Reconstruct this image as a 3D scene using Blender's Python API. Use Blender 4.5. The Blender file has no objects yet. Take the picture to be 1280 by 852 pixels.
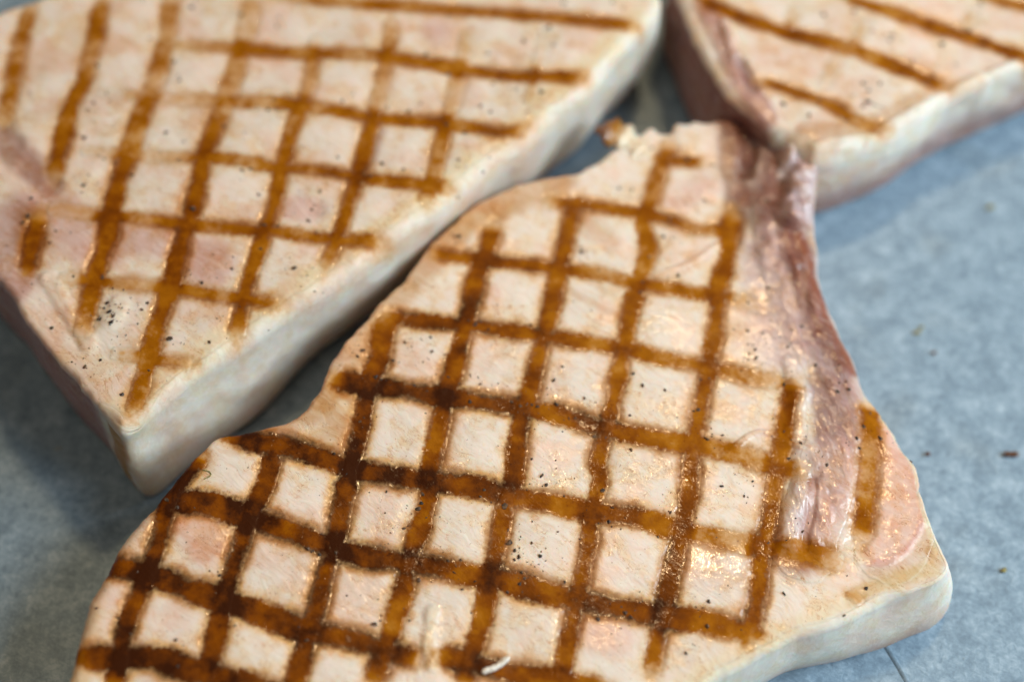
import bpy, math, random
import numpy as np

CAM_ELEV, CAM_FOV, CAM_DIST = 60, 35, 0.28544

scene = bpy.context.scene
# ------------------------------------------------------------------ camera
el = math.radians(CAM_ELEV)
cam_data = bpy.data.cameras.new("camera")
cam = bpy.data.objects.new("camera", cam_data)
scene.collection.objects.link(cam)
fwd = np.array([0.0, math.cos(el), -math.sin(el)])
cam.location = tuple(np.array([0.0, 0.0, 0.02]) - fwd * CAM_DIST)
cam.rotation_euler = (math.pi / 2 - el, 0.0, 0.0)
cam_data.sensor_width = 36.0
cam_data.angle = math.radians(CAM_FOV)
cam_data.clip_start = 0.01
cam_data.clip_end = 20.0
cam_data.dof.use_dof = True
cam_data.dof.focus_distance = 0.2705
cam_data.dof.aperture_fstop = 5.5
cam_data.dof.aperture_blades = 0
scene.camera = cam

# ------------------------------------------------------------------ world and lamps (a kitchen worktop beside a window)
world = bpy.data.worlds.new("World")
scene.world = world
world.use_nodes = True
bg = world.node_tree.nodes["Background"]
bg.inputs["Color"].default_value = (1.0, 0.90, 0.80, 1)
bg.inputs["Strength"].default_value = 0.058


def area_lamp(name, loc, target, size, size_y, power, colour):
    L = bpy.data.lights.new(name, 'AREA')
    L.shape = 'RECTANGLE'
    L.size, L.size_y = size, size_y
    L.energy = power
    L.color = colour
    o = bpy.data.objects.new(name, L)
    scene.collection.objects.link(o)
    o.location = loc
    d = np.array(target, float) - np.array(loc, float)
    import mathutils
    o.rotation_euler = mathutils.Vector(d).to_track_quat('-Z', 'Y').to_euler()
    return o


area_lamp("window_light", (0.60, -0.09, 0.45), (0, 0, 0), 0.50, 0.44, 7.6, (0.76, 0.91, 1.0))
area_lamp("kitchen_lamp", (0.155, 0.31, 0.74), (0.03, -0.02, 0), 0.08, 0.07, 2.2, (1.0, 0.68, 0.36))
area_lamp("fill_light", (-0.10, -0.25, 1.1), (0, 0.05, 0), 0.5, 0.5, 1.6, (1.0, 0.80, 0.58))  # added overhead fill that lifts the shadows, not a known lamp

scene.view_settings.view_transform = 'Standard'
scene.view_settings.look = 'None'
scene.view_settings.exposure = -0.15
scene.view_settings.gamma = 1.0
scene.view_settings.use_curve_mapping = False
scene.render.engine = 'CYCLES'
scene.cycles.use_denoising = True
scene.cycles.use_adaptive_sampling = True
scene.cycles.adaptive_threshold = 0.03
scene.cycles.max_bounces = 5
scene.cycles.diffuse_bounces = 3
scene.cycles.glossy_bounces = 2
scene.cycles.transmission_bounces = 2
scene.cycles.caustics_reflective = False
scene.cycles.caustics_refractive = False

DATA = {'back': {'centre': (79.7, 68.3),
          'features': [([(38.0, 75.4), (41.2, 64.2), (43.7, 56.3), (48.3, 46.7)], 4.78, (0.45, 0.24, 0.22), 0.8, 0.5, 0.4),
                       ([(41.6, 70.3), (43.2, 60.2)], 2.25, (0.7, 0.52, 0.5), 0.6, 0.6, 0.5),
                       ([(44.0, 60.2), (45.9, 54.4)], 2.81, (0.17, 0.06, 0.05), 0.7, -0.8, 0.2),
                       ([(49.6, 62.2), (55.6, 60.2)], 8.44, (0.76, 0.48, 0.38), 0.5, 0, 0.1),
                       ([(55.6, 43.9), (63.2, 43.9), (71.0, 46.7), (77.6, 51.5)], 4.22, (0.54, 0.29, 0.1), 0.5, 0.2, 0.2),
                       ([(56.8, 40.1), (66.0, 42.0), (74.0, 46.7), (84.0, 53.4), (99.0, 61.2)], 2.53, (0.86, 0.78, 0.68), 0.7, 0.4, 0.3)],
          'marks': [('A', 3.23,
                     [(37.1, 76.5, 0.9), (41.8, 73.6, 0.8), (46.4, 71.3, 0.8), (54.4, 67.8, 0.75), (65.1, 64.2, 0.7), (73.9, 59.5, 0.75), (83.2, 54.6, 0.75)]),
                    ('A', 3.07, [(65.1, 77.7, 0.6), (71.1, 74.8, 0.65), (77.0, 72.3, 0.65), (87.5, 67.8, 0.75), (99.1, 62.0, 0.75), (106.2, 58.3, 0.6)]),
                    ('A', 2.76, [(47.3, 56.3, 0.6), (53.2, 53.8, 0.65), (60.9, 49.9, 0.65), (65.7, 45.6, 0.6), (70.7, 44.4, 0.55)]),
                    ('A', 2.76, [(90.6, 79.0, 0.6), (95.8, 76.5, 0.6), (102.5, 73.8, 0.6), (109.8, 70.3, 0.6)]),
                    ('B', 2.36, [(56.7, 76.1, 0.2), (53.3, 67.8, 0.25)]),
                    ('B', 2.36, [(69.7, 72.1, 0.2), (66.8, 65.6, 0.25), (61.9, 60.0, 0.22), (59.1, 53.2, 0.15)]),
                    ('B', 2.51, [(91.2, 74.8, 0.2), (88.9, 68.7, 0.25)])],
          'outline': [(31.9, 80.7), (33.3, 76.5), (35.3, 67.8), (37.7, 60.6), (40.5, 53.8), (44.7, 48.6), (49.6, 43.3), (53.8, 39.6), (56.8, 37.4),
                      (62.9, 38.9), (70.8, 42.2), (77.0, 46.3), (82.4, 50.9), (90.4, 55.5), (98.7, 59.5), (108.9, 65.2), (120.0, 74.4), (125.6, 87.0),
                      (121.5, 100.2), (106.5, 109.3), (79.9, 109.3), (52.7, 102.5), (37.3, 91.4)],
          'pepper': [(61.4, 72.3, 1.2), (73.5, 65.8, 1.0), (68.0, 53.4, 0.9), (67.5, 50.5, 1.3), (68.6, 49.9, 0.8), (67.1, 55.1, 0.8), (70.4, 55.1, 0.8),
                     (66.5, 49.7, 0.75), (51.5, 50.3, 1.1), (56.1, 47.5, 1.0), (63.3, 46.7, 0.9), (58.3, 51.5, 0.9), (73.5, 59.3, 0.8), (74.2, 67.2, 0.8),
                     (77.3, 60.8, 0.8), (76.4, 42.8, 0.7), (96.8, 57.3, 0.8), (97.1, 54.0, 0.8), (89.5, 68.7, 1.1), (83.7, 65.2, 0.9), (70.4, 68.3, 0.8),
                     (67.3, 73.4, 0.75), (79.5, 56.3, 0.8)],
          'plane': (22.5, 0, 0)},
 'crease': [(63.3, -46.5), (64.6, -49.0), (66.2, -52.4), (67.6, -55.8), (70.2, -61.9)],
 'crumbs': [(91.7, -12.4), (90.4, -12.4), (75.9, -12.4), (77.1, 13.3), (78.1, 14.4), (79.8, 8.9), (95.4, 42.3), (90.8, 41.5), (86.4, -35.0), (86.8, -31.1)],
 'front': {'centre': (29.7, -26.1),
           'features': [([(-46.0, -19.5), (-32.9, -12.3), (-27.9, -2.7), (-20.0, 9.8), (-11.7, 21.2), (-4.4, 28.1), (9.0, 34.7)], 5.91, (0.54, 0.29, 0.1), 0.62,
                         0, 0),
                        ([(-30.9, -12.2), (-27.9, -16.8), (-29.7, -21.4)], 7.73, (0.54, 0.29, 0.1), 0.75, 0.0, 0),
                        ([(-33.2, -19.2), (-31.1, -20.2)], 2.25, (0.8, 0.66, 0.5), 0.7, 0.0, 0),
                        ([(-29.1, -13.0), (-27.3, -14.5)], 1.69, (0.8, 0.62, 0.42), 0.6, 0.0, 0),
                        ([(-11.7, 23.8), (-4.4, 27.1)], 7.03, (0.54, 0.29, 0.1), 0.6, 0, 0),
                        ([(-3.0, 28.2), (8.9, 29.3), (17.6, 22.1)], 4.22, (0.54, 0.29, 0.1), 0.35, 0, 0),
                        ([(16.1, 49.2), (16.8, 47.1), (17.8, 44.3)], 3.66, (0.45, 0.2, 0.03), 0.8, 0.6, 0.2),
                        ([(20.2, 48.2), (22.3, 46.0)], 2.25, (0.86, 0.78, 0.68), 0.9, 0.9, 0.2),
                        ([(-66.0, -40.9), (-67.4, -50.5), (-67.7, -62.3)], 4.78, (0.72, 0.52, 0.3), 0.7, 0, 0),
                        ([(50.5, 49.8), (52.4, 41.3), (50.0, 30.2), (50.4, 17.8), (53.0, 6.0), (56.4, -3.8), (55.8, -16.4), (52.9, -25.6), (49.5, -33.0),
                          (48.0, -38.8)],
                         8.72, (0.3, 0.165, 0.168), 0.88, 0.4, 0.18),
                        ([(46.1, 48.7), (48.8, 33.8), (50.6, 19.5)], 11.25, (0.25, 0.12, 0.105), 0.8, 0.5, 0.25),
                        ([(47.0, 21.2), (46.4, 9.1), (48.1, -0.7)], 9.28, (0.6, 0.43, 0.42), 0.8, 0.1, 0.45),
                        ([(53.2, -7.1), (54.0, -13.3), (53.8, -22.6), (50.7, -31.5)], 4.22, (0.3, 0.165, 0.155), 0.7, -0.1, 0.4),
                        ([(49.4, 54.6), (52.2, 47.0), (54.7, 40.5), (54.5, 34.0), (52.8, 27.6)], 6.47, (0.56, 0.43, 0.46), 0.9, 2.6, 0.8),
                        ([(51.5, 47.9), (52.4, 41.3), (50.5, 36.6)], 1.69, (0.74, 0.64, 0.66), 0.8, 0.8, 0.9),
                        ([(45.0, 51.0), (45.1, 43.9), (43.8, 38.2)], 3.66, (0.17, 0.055, 0.04), 0.85, -1.2, 0.2),
                        ([(41.8, 49.5), (41.3, 41.0), (42.2, 31.8), (40.7, 23.6)], 4.78, (0.23, 0.085, 0.04), 0.8, -0.2, 0.2),
                        ([(42.7, 33.6), (46.4, 31.9), (50.2, 32.9)], 3.66, (0.3, 0.13, 0.1), 0.6, -0.2, 0.3),
                        ([(49.4, -3.2), (50.3, -8.7), (49.0, -15.0), (50.1, -19.6), (49.0, -27.1), (46.9, -31.6), (45.8, -36.7)], 3.66, (0.76, 0.62, 0.58),
                         0.75, 0.4, 0.8),  # wet pale seam, its white window glints painted into the colour
                        ([(50.7, -25.6), (49.9, -31.5), (48.1, -38.1)], 1.69, (0.42, 0.2, 0.17), 0.7, -0.35, 0.2),
                        ([(51.6, 23.1), (52.6, 17.0), (54.5, 9.4), (56.5, 2.7), (59.2, -3.7)], 5.06, (0.24, 0.085, 0.058), 0.85, 0.3, 0.2),
                        ([(53.1, 23.1), (54.0, 17.0), (55.7, 9.4), (57.6, 2.8), (60.4, -4.0)], 1.69, (0.27, 0.085, 0.045), 0.8, 0.15, 0.25),
                        ([(61.0, -6.9), (59.4, -13.2), (59.7, -19.4), (57.0, -25.5)], 3.66, (0.52, 0.33, 0.29), 0.6, 0, 0.3),
                        ([(56.0, 18.8), (58.2, 8.1), (61.3, -2.8)], 1.27, (0.62, 0.48, 0.48), 0.8, -0.2, 0.6),
                        ([(55.4, -21.0), (54.8, -27.0), (52.0, -34.4)], 7.03, (0.74, 0.5, 0.43), 0.65, 0.2, 0.3),
                        ([(64.8, -17.0), (65.9, -25.3), (65.7, -32.7), (62.3, -38.5)], 7.59, (0.76, 0.43, 0.34), 0.7, 0.2, 0.2),
                        ([(62.5, -31.3), (64.1, -34.9), (61.0, -38.5)], 4.78, (0.8, 0.56, 0.5), 0.6, 0.1, 0.2),
                        ([(69.1, -26.7), (68.8, -31.9), (66.5, -36.7), (62.8, -39.9), (58.7, -40.8)], 1.27, (0.66, 0.3, 0.27), 0.5, 0.08, 0.4),
                        ([(58.4, -43.1), (63.2, -41.9), (67.6, -38.7), (70.2, -34.8)], 3.38, (0.62, 0.42, 0.29), 0.6, -0.15, 0.1),
                        ([(69.7, -38.4), (71.0, -39.8)], 2.25, (0.58, 0.36, 0.16), 0.6, 0, 0.1),
                        ([(63.5, -10.0), (66.9, -16.9), (69.0, -23.7), (69.4, -31.1), (70.9, -39.1)], 1.55, (0.8, 0.66, 0.47), 0.8, 0, 0),
                        ([(56.9, -45.6), (63.0, -43.4), (69.3, -41.2)], 3.09, (0.62, 0.4, 0.12), 0.55, 0, 0),
                        ([(27.7, -62.2), (37.0, -56.1), (46.5, -51.3), (54.7, -47.0)], 4.22, (0.8, 0.66, 0.47), 0.7, 0, 0),
                        ([(-52.4, -35.7), (-49.2, -39.2)], 7.03, (0.7, 0.38, 0.27), 0.65, 0.2, 0),
                        ([(11.5, -52.5), (16.6, -54.4)], 6.33, (0.74, 0.45, 0.37), 0.5, 0.1, 0.1),
                        ([(31.6, -40.5), (36.7, -42.5)], 8.44, (0.76, 0.55, 0.47), 0.5, 0.15, 0.4),
                        ([(31.3, 31.4), (36.0, 35.2)], 6.33, (0.74, 0.5, 0.45), 0.5, 0, 0.1),
                        ([(-12.8, -50.2), (-13.3, -54.9), (-12.6, -58.9)], 2.11, (0.82, 0.72, 0.58), 0.75, 0.3, 0.3),
                        ([(7.2, 14.0), (14.3, 8.3), (21.4, 5.1)], 1.69, (0.54, 0.29, 0.1), 0.3, 0, 0),
                        ([(39.0, 22.7), (32.1, 17.3), (26.1, 14.5)], 1.12, (0.78, 0.62, 0.5), 0.6, 0.2, 0.2),
                        ([(49.3, -19.6), (42.6, -16.7), (36.1, -21.4)], 1.12, (0.74, 0.55, 0.45), 0.5, 0.2, 0.2),
                        ([(31.5, -41.2), (38.2, -40.4)], 6.19, (0.5, 0.5, 0.5), 0.0, 0.0, 0.9),
                        ([(57.9, -27.0), (56.0, -37.2)], 2.81, (0.5, 0.5, 0.5), 0.0, 0.0, 0.95),
                        ([(45.2, -22.0), (43.5, -33.1), (41.6, -38.9)], 2.81, (0.5, 0.5, 0.5), 0.0, 0.0, 0.9),
                        ([(28.0, -32.0), (25.9, -43.4), (24.5, -51.0)], 2.81, (0.5, 0.5, 0.5), 0.0, 0.0, 0.9),
                        ([(31.1, -20.8), (29.3, -27.5)], 2.81, (0.5, 0.5, 0.5), 0.0, 0.0, 0.85),
                        ([(36.1, -22.2), (43.4, -24.3)], 3.66, (0.5, 0.5, 0.5), 0.0, 0.0, 0.5),
                        ([(-13.5, -49.6), (-12.7, -54.9)], 3.66, (0.5, 0.5, 0.5), 0.0, 0.0, 0.9),
                        ([(-15.7, -40.0), (-17.5, -44.2)], 2.53, (0.5, 0.5, 0.5), 0.0, 0.0, 0.8),
                        ([(-30.0, -40.2), (-30.9, -47.2)], 2.53, (0.5, 0.5, 0.5), 0.0, 0.0, 0.8),
                        ([(-33.7, -53.3), (-33.2, -55.2)], 2.81, (0.5, 0.5, 0.5), 0.0, 0.0, 0.9),
                        ([(7.7, -50.6), (6.9, -59.9)], 2.25, (0.5, 0.5, 0.5), 0.0, 0.0, 0.7),
                        ([(6.9, -11.3), (13.7, -17.4)], 2.81, (0.5, 0.5, 0.5), 0.0, 0.0, 0.5),
                        ([(13.6, -22.7), (14.1, -29.3)], 2.53, (0.5, 0.5, 0.5), 0.0, 0.0, 0.6),
                        ([(35.6, 3.8), (36.4, -5.9)], 4.22, (0.5, 0.5, 0.5), 0.0, 0.0, 0.45),
                        ([(25.7, 5.2), (29.8, 2.0)], 5.62, (0.5, 0.5, 0.5), 0.0, 0.0, 0.4),
                        ([(-44.8, -33.4), (-46.8, -40.5)], 2.53, (0.5, 0.5, 0.5), 0.0, 0.0, 0.6),
                        ([(-57.4, -31.5), (-59.6, -35.2), (-64.4, -43.6)], 2.81, (0.5, 0.5, 0.5), 0.0, 0.0, 0.6),
                        ([(-65.2, -57.7), (-62.7, -57.7)], 2.81, (0.5, 0.5, 0.5), 0.0, 0.0, 0.6),
                        ([(65.5, -34.1), (61.5, -39.9)], 3.09, (0.5, 0.5, 0.5), 0.0, 0.0, 0.7),
                        ([(39.1, -54.1), (37.7, -55.4)], 4.22, (0.5, 0.5, 0.5), 0.0, 0.0, 0.5),
                        ([(47.1, 31.9), (45.8, 24.7)], 4.22, (0.5, 0.5, 0.5), 0.0, 0.0, 0.7)],
           'marks': [('A', 2.59, [(26.0, 40.8, 0.385), (28.8, 40.7, 0.825), (31.8, 40.5, 0.77), (34.8, 40.2, 0.605), (37.5, 39.7, 0.165)]),
                     ('A', 2.89,
                      [(5.3, 30.6, 0.275), (8.9, 30.2, 0.66), (12.5, 29.9, 0.88), (21.4, 28.8, 0.715), (29.5, 26.9, 0.77), (33.4, 25.2, 0.605),
                       (39.7, 25.0, 0.55), (42.1, 24.6, 0.165)]),
                     ('A', 2.89,
                      [(-16.0, 18.5, 0.495), (-11.6, 17.9, 0.66), (-6.2, 17.5, 0.825), (0.9, 16.5, 0.77), (8.5, 15.7, 0.715), (16.2, 14.6, 0.605),
                       (22.2, 12.9, 0.715), (32.5, 11.3, 0.66), (36.5, 11.2, 0.66), (42.6, 9.5, 0.33), (47.0, 7.6, 0.132)]),
                     ('A', 3.18,
                      [(-22.7, 4.9, 0.55), (-19.8, 4.7, 1.045), (-14.0, 4.0, 0.99), (-6.5, 3.1, 1.045), (0.8, 2.1, 0.88), (9.9, 0.9, 0.825), (18.8, -0.5, 0.77),
                       (25.6, -2.3, 0.605), (34.2, -3.9, 0.55), (41.5, -5.8, 0.495), (48.3, -6.9, 0.385)]),
                     ('A', 4.07,
                      [(-31.5, -7.6, 0.488), (-29.3, -8.5, 1.342), (-21.0, -9.5, 1.265), (-13.7, -10.9, 1.21), (-6.3, -11.8, 1.1), (1.8, -12.7, 0.99),
                       (10.6, -14.8, 0.935), (16.9, -16.8, 0.88), (24.6, -18.3, 0.715), (30.8, -19.3, 0.66), (37.9, -20.6, 0.605), (44.9, -23.2, 0.44),
                       (51.6, -24.4, 0.275)]),
                     ('A', 4.36,
                      [(-48.0, -19.2, 1.098), (-42.9, -20.6, 1.342), (-37.9, -21.3, 1.403), (-33.7, -22.7, 1.342), (-26.8, -25.0, 1.342), (-17.5, -26.8, 1.155),
                       (-7.4, -27.7, 1.045), (-1.2, -29.4, 0.99), (4.9, -30.5, 0.88), (12.4, -31.8, 0.88), (20.8, -33.0, 0.825), (27.7, -35.2, 0.66),
                       (34.7, -36.6, 0.605), (40.0, -37.5, 0.55), (47.5, -38.8, 0.55), (52.8, -40.2, 0.462), (55.1, -41.0, 0.22)]),
                     ('A', 4.36,
                      [(-58.7, -30.5, 1.525), (-55.2, -31.8, 1.525), (-50.6, -32.0, 1.22), (-44.0, -33.8, 1.342), (-36.9, -36.3, 1.342), (-29.9, -39.2, 1.403),
                       (-22.9, -41.1, 1.22), (-13.9, -42.0, 1.045), (-7.1, -43.6, 0.99), (-1.2, -44.4, 0.99), (4.8, -46.4, 1.045), (13.4, -48.3, 0.99),
                       (20.1, -49.5, 1.045), (25.1, -50.5, 0.935), (30.5, -51.0, 0.66), (37.2, -52.6, 0.55), (40.4, -53.7, 0.275)]),
                     ('A', 4.36,
                      [(-66.2, -43.4, 1.647), (-62.5, -43.3, 1.159), (-58.9, -44.2, 1.281), (-52.8, -46.4, 1.281), (-46.3, -48.8, 1.159), (-40.3, -50.7, 1.159),
                       (-33.5, -53.3, 1.22), (-26.3, -54.7, 1.22), (-20.0, -56.5, 1.155), (-16.6, -57.4, 1.21), (-14.1, -58.0, 0.66)]),
                     ('A', 4.21, [(-12.1, -57.3, 0.77), (-9.1, -57.8, 1.045), (-1.5, -59.7, 0.99), (6.4, -60.9, 0.88), (15.1, -62.6, 0.77)]),
                     ('A', 4.51,
                      [(-67.9, -58.2, 1.708), (-61.6, -58.4, 1.281), (-55.1, -58.7, 1.342), (-49.6, -60.6, 1.281), (-43.8, -61.8, 1.22), (-34.8, -64.4, 1.098),
                       (-24.8, -66.1, 0.976)]),
                     ('B', 3.42,
                      [(-51.9, -23.1, 0.976), (-54.8, -27.5, 1.342), (-56.6, -31.8, 1.342), (-57.3, -37.2, 1.22), (-58.5, -43.3, 1.281), (-60.1, -49.0, 1.22),
                       (-61.3, -54.1, 1.281), (-61.5, -59.2, 1.22), (-62.3, -63.5, 1.098)]),
                     ('B', 3.57,
                      [(-39.8, -21.3, 0.854), (-40.2, -23.4, 1.159), (-41.1, -28.4, 1.159), (-43.1, -33.7, 1.22), (-44.1, -38.5, 1.098), (-45.0, -43.0, 1.159),
                       (-45.8, -47.1, 1.159), (-46.5, -52.5, 0.976), (-47.1, -57.2, 1.037), (-47.9, -62.6, 0.976)]),
                     ('B', 3.73,
                      [(-21.4, 5.0, 0.55), (-22.9, 0.5, 0.825), (-23.1, -4.0, 0.88), (-24.5, -8.6, 1.22), (-25.2, -12.9, 1.159), (-25.9, -18.4, 1.159),
                       (-26.9, -23.9, 1.342), (-27.6, -29.2, 1.159), (-28.7, -35.7, 1.159), (-29.8, -41.8, 1.22), (-30.4, -45.6, 1.037), (-31.1, -49.5, 1.037),
                       (-32.4, -55.1, 1.098), (-33.5, -60.2, 0.976), (-34.6, -63.7, 0.976)]),
                     ('B', 3.73,
                      [(-3.2, 25.3, 0.33), (-3.7, 23.2, 0.77), (-4.7, 18.8, 0.825), (-6.6, 12.7, 0.88), (-7.5, 6.7, 0.99), (-8.7, 0.9, 0.88),
                       (-9.9, -4.8, 0.935), (-11.3, -10.4, 1.045), (-12.2, -15.8, 0.99), (-13.1, -21.3, 0.935), (-13.9, -28.9, 1.045), (-15.0, -35.0, 0.935),
                       (-16.7, -41.0, 1.045), (-17.4, -46.4, 0.935), (-18.7, -51.1, 0.88), (-20.1, -56.6, 0.99), (-21.9, -62.2, 0.976)]),
                     ('B', 3.57,
                      [(12.5, 31.6, 0.33), (11.4, 28.6, 0.715), (10.3, 24.1, 0.715), (9.2, 19.2, 0.715), (8.1, 13.2, 0.715), (7.0, 7.1, 0.77),
                       (5.5, 1.2, 0.825), (4.5, -3.8, 0.825), (3.3, -8.9, 0.88), (1.8, -14.4, 0.935), (0.9, -21.0, 0.88), (0.3, -27.0, 0.935),
                       (-1.2, -31.7, 0.99), (-2.1, -37.7, 0.825), (-3.0, -42.7, 0.88), (-4.0, -47.5, 0.825), (-5.1, -52.8, 0.88), (-6.5, -57.7, 0.88),
                       (-7.8, -62.7, 0.77)]),
                     ('B', 3.27,
                      [(30.6, 46.3, 0.132), (29.3, 42.1, 0.55), (27.6, 37.5, 0.55), (25.9, 31.1, 0.66), (24.2, 26.5, 0.77), (24.9, 20.2, 0.77),
                       (23.0, 13.6, 0.77), (21.0, 5.8, 0.715), (19.7, -1.2, 0.77), (18.4, -7.4, 0.715), (17.2, -13.0, 0.77), (15.7, -18.4, 0.825),
                       (14.4, -22.8, 0.825), (14.8, -26.4, 0.825), (13.3, -31.8, 0.935), (12.7, -37.4, 0.88), (11.6, -42.4, 0.935), (10.5, -47.3, 0.935),
                       (9.2, -53.0, 0.88), (8.2, -58.2, 0.88), (7.2, -62.5, 0.77)]),
                     ('B', 3.42,
                      [(40.8, 29.5, 0.55), (40.2, 25.1, 0.825), (39.4, 19.6, 0.715), (37.8, 14.0, 0.715), (36.9, 7.9, 0.77), (35.9, 2.0, 0.715),
                       (34.6, -3.7, 0.77), (33.3, -9.3, 0.66), (32.0, -14.8, 0.715), (30.8, -20.3, 0.88), (30.1, -26.9, 0.825), (28.8, -33.1, 0.88),
                       (27.1, -39.2, 0.88), (25.5, -44.6, 0.88), (24.3, -49.9, 1.045), (23.1, -55.1, 0.88), (21.9, -60.3, 0.825)]),
                     ('B', 3.42,
                      [(50.5, -6.2, 0.33), (48.7, -8.8, 0.825), (47.1, -14.4, 0.88), (45.7, -21.2, 0.88), (44.2, -26.6, 0.825), (43.0, -32.8, 0.88),
                       (41.3, -38.9, 0.935), (40.4, -44.4, 0.88), (39.1, -49.6, 0.88), (37.5, -54.5, 0.715)]),
                     ('B', 3.73,
                      [(62.2, -9.2, 0.33), (62.2, -13.2, 0.66), (62.0, -17.0, 0.66), (60.9, -22.4, 0.462), (59.9, -27.2, 0.55), (59.1, -32.1, 0.605),
                       (57.7, -37.4, 0.462)]),
                     ('B', 3.42, [(56.6, -45.3, 0.55), (55.8, -46.6, 0.77), (54.9, -47.9, 0.44)])],
           'outline': [(17.5, 40.9), (19.4, 42.5), (21.6, 44.4), (22.9, 46.0), (24.6, 46.4), (26.7, 48.2), (28.3, 47.1), (30.5, 47.4), (31.5, 49.5),
                       (33.8, 49.2), (35.1, 50.1), (37.2, 49.7), (40.7, 50.4), (43.1, 49.8), (45.2, 50.6), (46.8, 54.3), (48.6, 56.8), (49.9, 56.0),
                       (51.4, 53.1), (52.9, 50.1), (53.2, 47.8), (54.9, 46.5), (55.6, 44.1), (57.2, 40.0), (57.4, 37.0), (56.2, 33.5), (55.6, 29.1),
                       (55.6, 24.3), (56.1, 20.1), (56.6, 13.3), (58.0, 8.4), (59.3, 3.8), (61.2, -1.2), (62.2, -6.4), (64.3, -10.8), (66.3, -14.6),
                       (67.6, -18.1), (68.6, -21.5), (69.1, -25.1), (69.4, -29.2), (70.5, -34.3), (71.5, -37.8), (72.3, -40.9), (70.3, -43.2), (66.3, -44.9),
                       (63.0, -46.3), (57.6, -48.8), (54.1, -50.7), (49.9, -52.3), (45.6, -53.6), (41.6, -55.7), (37.2, -58.1), (32.9, -60.5), (27.6, -63.7),
                       (19.9, -68.0), (9.8, -73.8), (-4.9, -78.2), (-22.9, -80.3), (-43.4, -78.7), (-59.4, -74.7), (-66.7, -69.8), (-68.8, -64.8),
                       (-68.9, -62.5), (-68.6, -58.4), (-68.2, -53.8), (-67.6, -49.5), (-66.8, -47.2), (-65.6, -44.3), (-64.6, -41.4), (-62.8, -37.9),
                       (-60.0, -33.9), (-58.0, -30.8), (-56.1, -27.6), (-54.4, -24.9), (-52.0, -22.3), (-49.6, -19.7), (-46.7, -19.0), (-44.3, -18.4),
                       (-41.5, -17.7), (-38.6, -16.9), (-36.3, -15.3), (-34.4, -12.3), (-33.0, -9.5), (-31.9, -6.1), (-30.7, -3.7), (-29.4, -1.4), (-26.4, 3.4),
                       (-23.2, 8.1), (-19.2, 12.9), (-16.0, 18.8), (-14.4, 21.1), (-11.4, 24.4), (-7.4, 28.6), (-4.7, 30.6), (-1.6, 32.4), (1.9, 34.3),
                       (7.8, 36.1), (12.0, 36.8), (15.4, 39.0)],
           'pepper': [(-6.5, 3.6, 1.1), (-7.7, 4.3, 0.9), (-5.7, 4.2, 0.7), (5.0, -25.8, 0.9), (5.8, -27.5, 0.7), (-1.2, -31.4, 1.2), (-15.6, -32.1, 0.9),
                      (-15.1, -31.1, 0.8), (-0.5, -38.0, 1.1), (1.2, -40.6, 1.0), (0.4, -41.1, 0.8), (4.6, -40.3, 0.8), (3.2, -38.1, 0.7), (1.6, -43.1, 0.75),
                      (1.2, -45.1, 1.0), (2.0, -44.1, 0.7), (0.5, -39.4, 0.7), (16.1, -33.8, 0.8), (18.2, -49.6, 1.0), (19.1, -50.4, 1.0), (31.4, -51.9, 1.0),
                      (13.8, -50.9, 1.1), (-23.6, -7.4, 1.2), (-22.7, -7.8, 0.8), (-16.9, -8.9, 0.9), (-26.1, -2.3, 1.0), (-26.9, -3.6, 0.7), (-9.6, 22.0, 0.9),
                      (-10.4, 21.8, 0.7), (12.7, 19.3, 1.1), (7.7, -12.1, 1.0), (9.8, -14.8, 0.8), (10.9, -14.7, 0.7), (4.3, -12.6, 1.0), (3.4, -12.2, 0.8),
                      (2.6, -12.1, 0.7), (23.0, 11.0, 1.0), (23.7, 13.3, 0.8), (25.1, 18.6, 0.75), (27.8, 23.1, 0.7), (21.1, -5.8, 0.75), (-29.9, -22.4, 0.9),
                      (41.9, 3.4, 0.8), (43.0, -0.4, 0.7), (43.0, -2.2, 0.8), (32.2, -12.6, 0.85), (31.5, -12.8, 0.75), (33.0, -6.6, 0.7), (33.3, -18.1, 0.9),
                      (47.1, -21.5, 0.9), (47.6, -7.2, 0.8), (48.9, 0.2, 0.7), (47.4, 31.0, 1.0), (45.9, 31.2, 0.7), (46.1, 22.9, 0.65), (47.9, 17.0, 0.65),
                      (33.2, 40.7, 1.0), (36.0, 31.4, 1.0), (29.2, 26.9, 1.0), (27.8, 22.9, 0.7), (12.7, 19.1, 1.0), (20.0, 33.6, 0.7), (22.4, 33.5, 0.75),
                      (-33.3, -39.6, 1.1), (-31.4, -40.5, 1.0), (-32.6, -40.0, 0.75), (-47.2, -44.4, 0.8), (-21.9, -52.4, 1.1), (-32.5, -55.1, 1.0),
                      (-52.3, -59.7, 0.8), (-55.1, -32.8, 0.9), (-57.0, -31.4, 1.0), (53.5, -22.9, 0.9), (49.4, -19.0, 0.75), (48.3, -35.2, 0.9),
                      (57.2, -7.0, 0.65), (62.3, -12.4, 0.75), (31.8, -47.7, 0.7), (26.4, -32.0, 0.75), (-5.5, -8.5, 0.65), (-11.1, -7.1, 0.7),
                      (-14.0, -2.3, 0.7), (-18.8, -0.5, 0.8), (-11.8, -2.8, 0.65), (-26.0, -16.1, 0.75), (-25.3, -15.3, 0.6), (14.1, -18.1, 0.8),
                      (39.0, -28.8, 0.6), (-10.4, -41.3, 0.65), (-5.3, -29.7, 0.6), (-17.8, -35.8, 0.65), (60.8, -15.2, 0.8), (63.4, -17.5, 1.0),
                      (59.3, -17.6, 0.8), (59.5, -19.4, 0.8)],
           'plane': (19.5, -0.045, 0.0)},
 'herb': [(-51.5, -25.9), (-50.4, -26.3), (-50.2, -27.0), (-51.1, -27.6)],
 'left': {'centre': (-36.3, 29.3),
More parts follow.
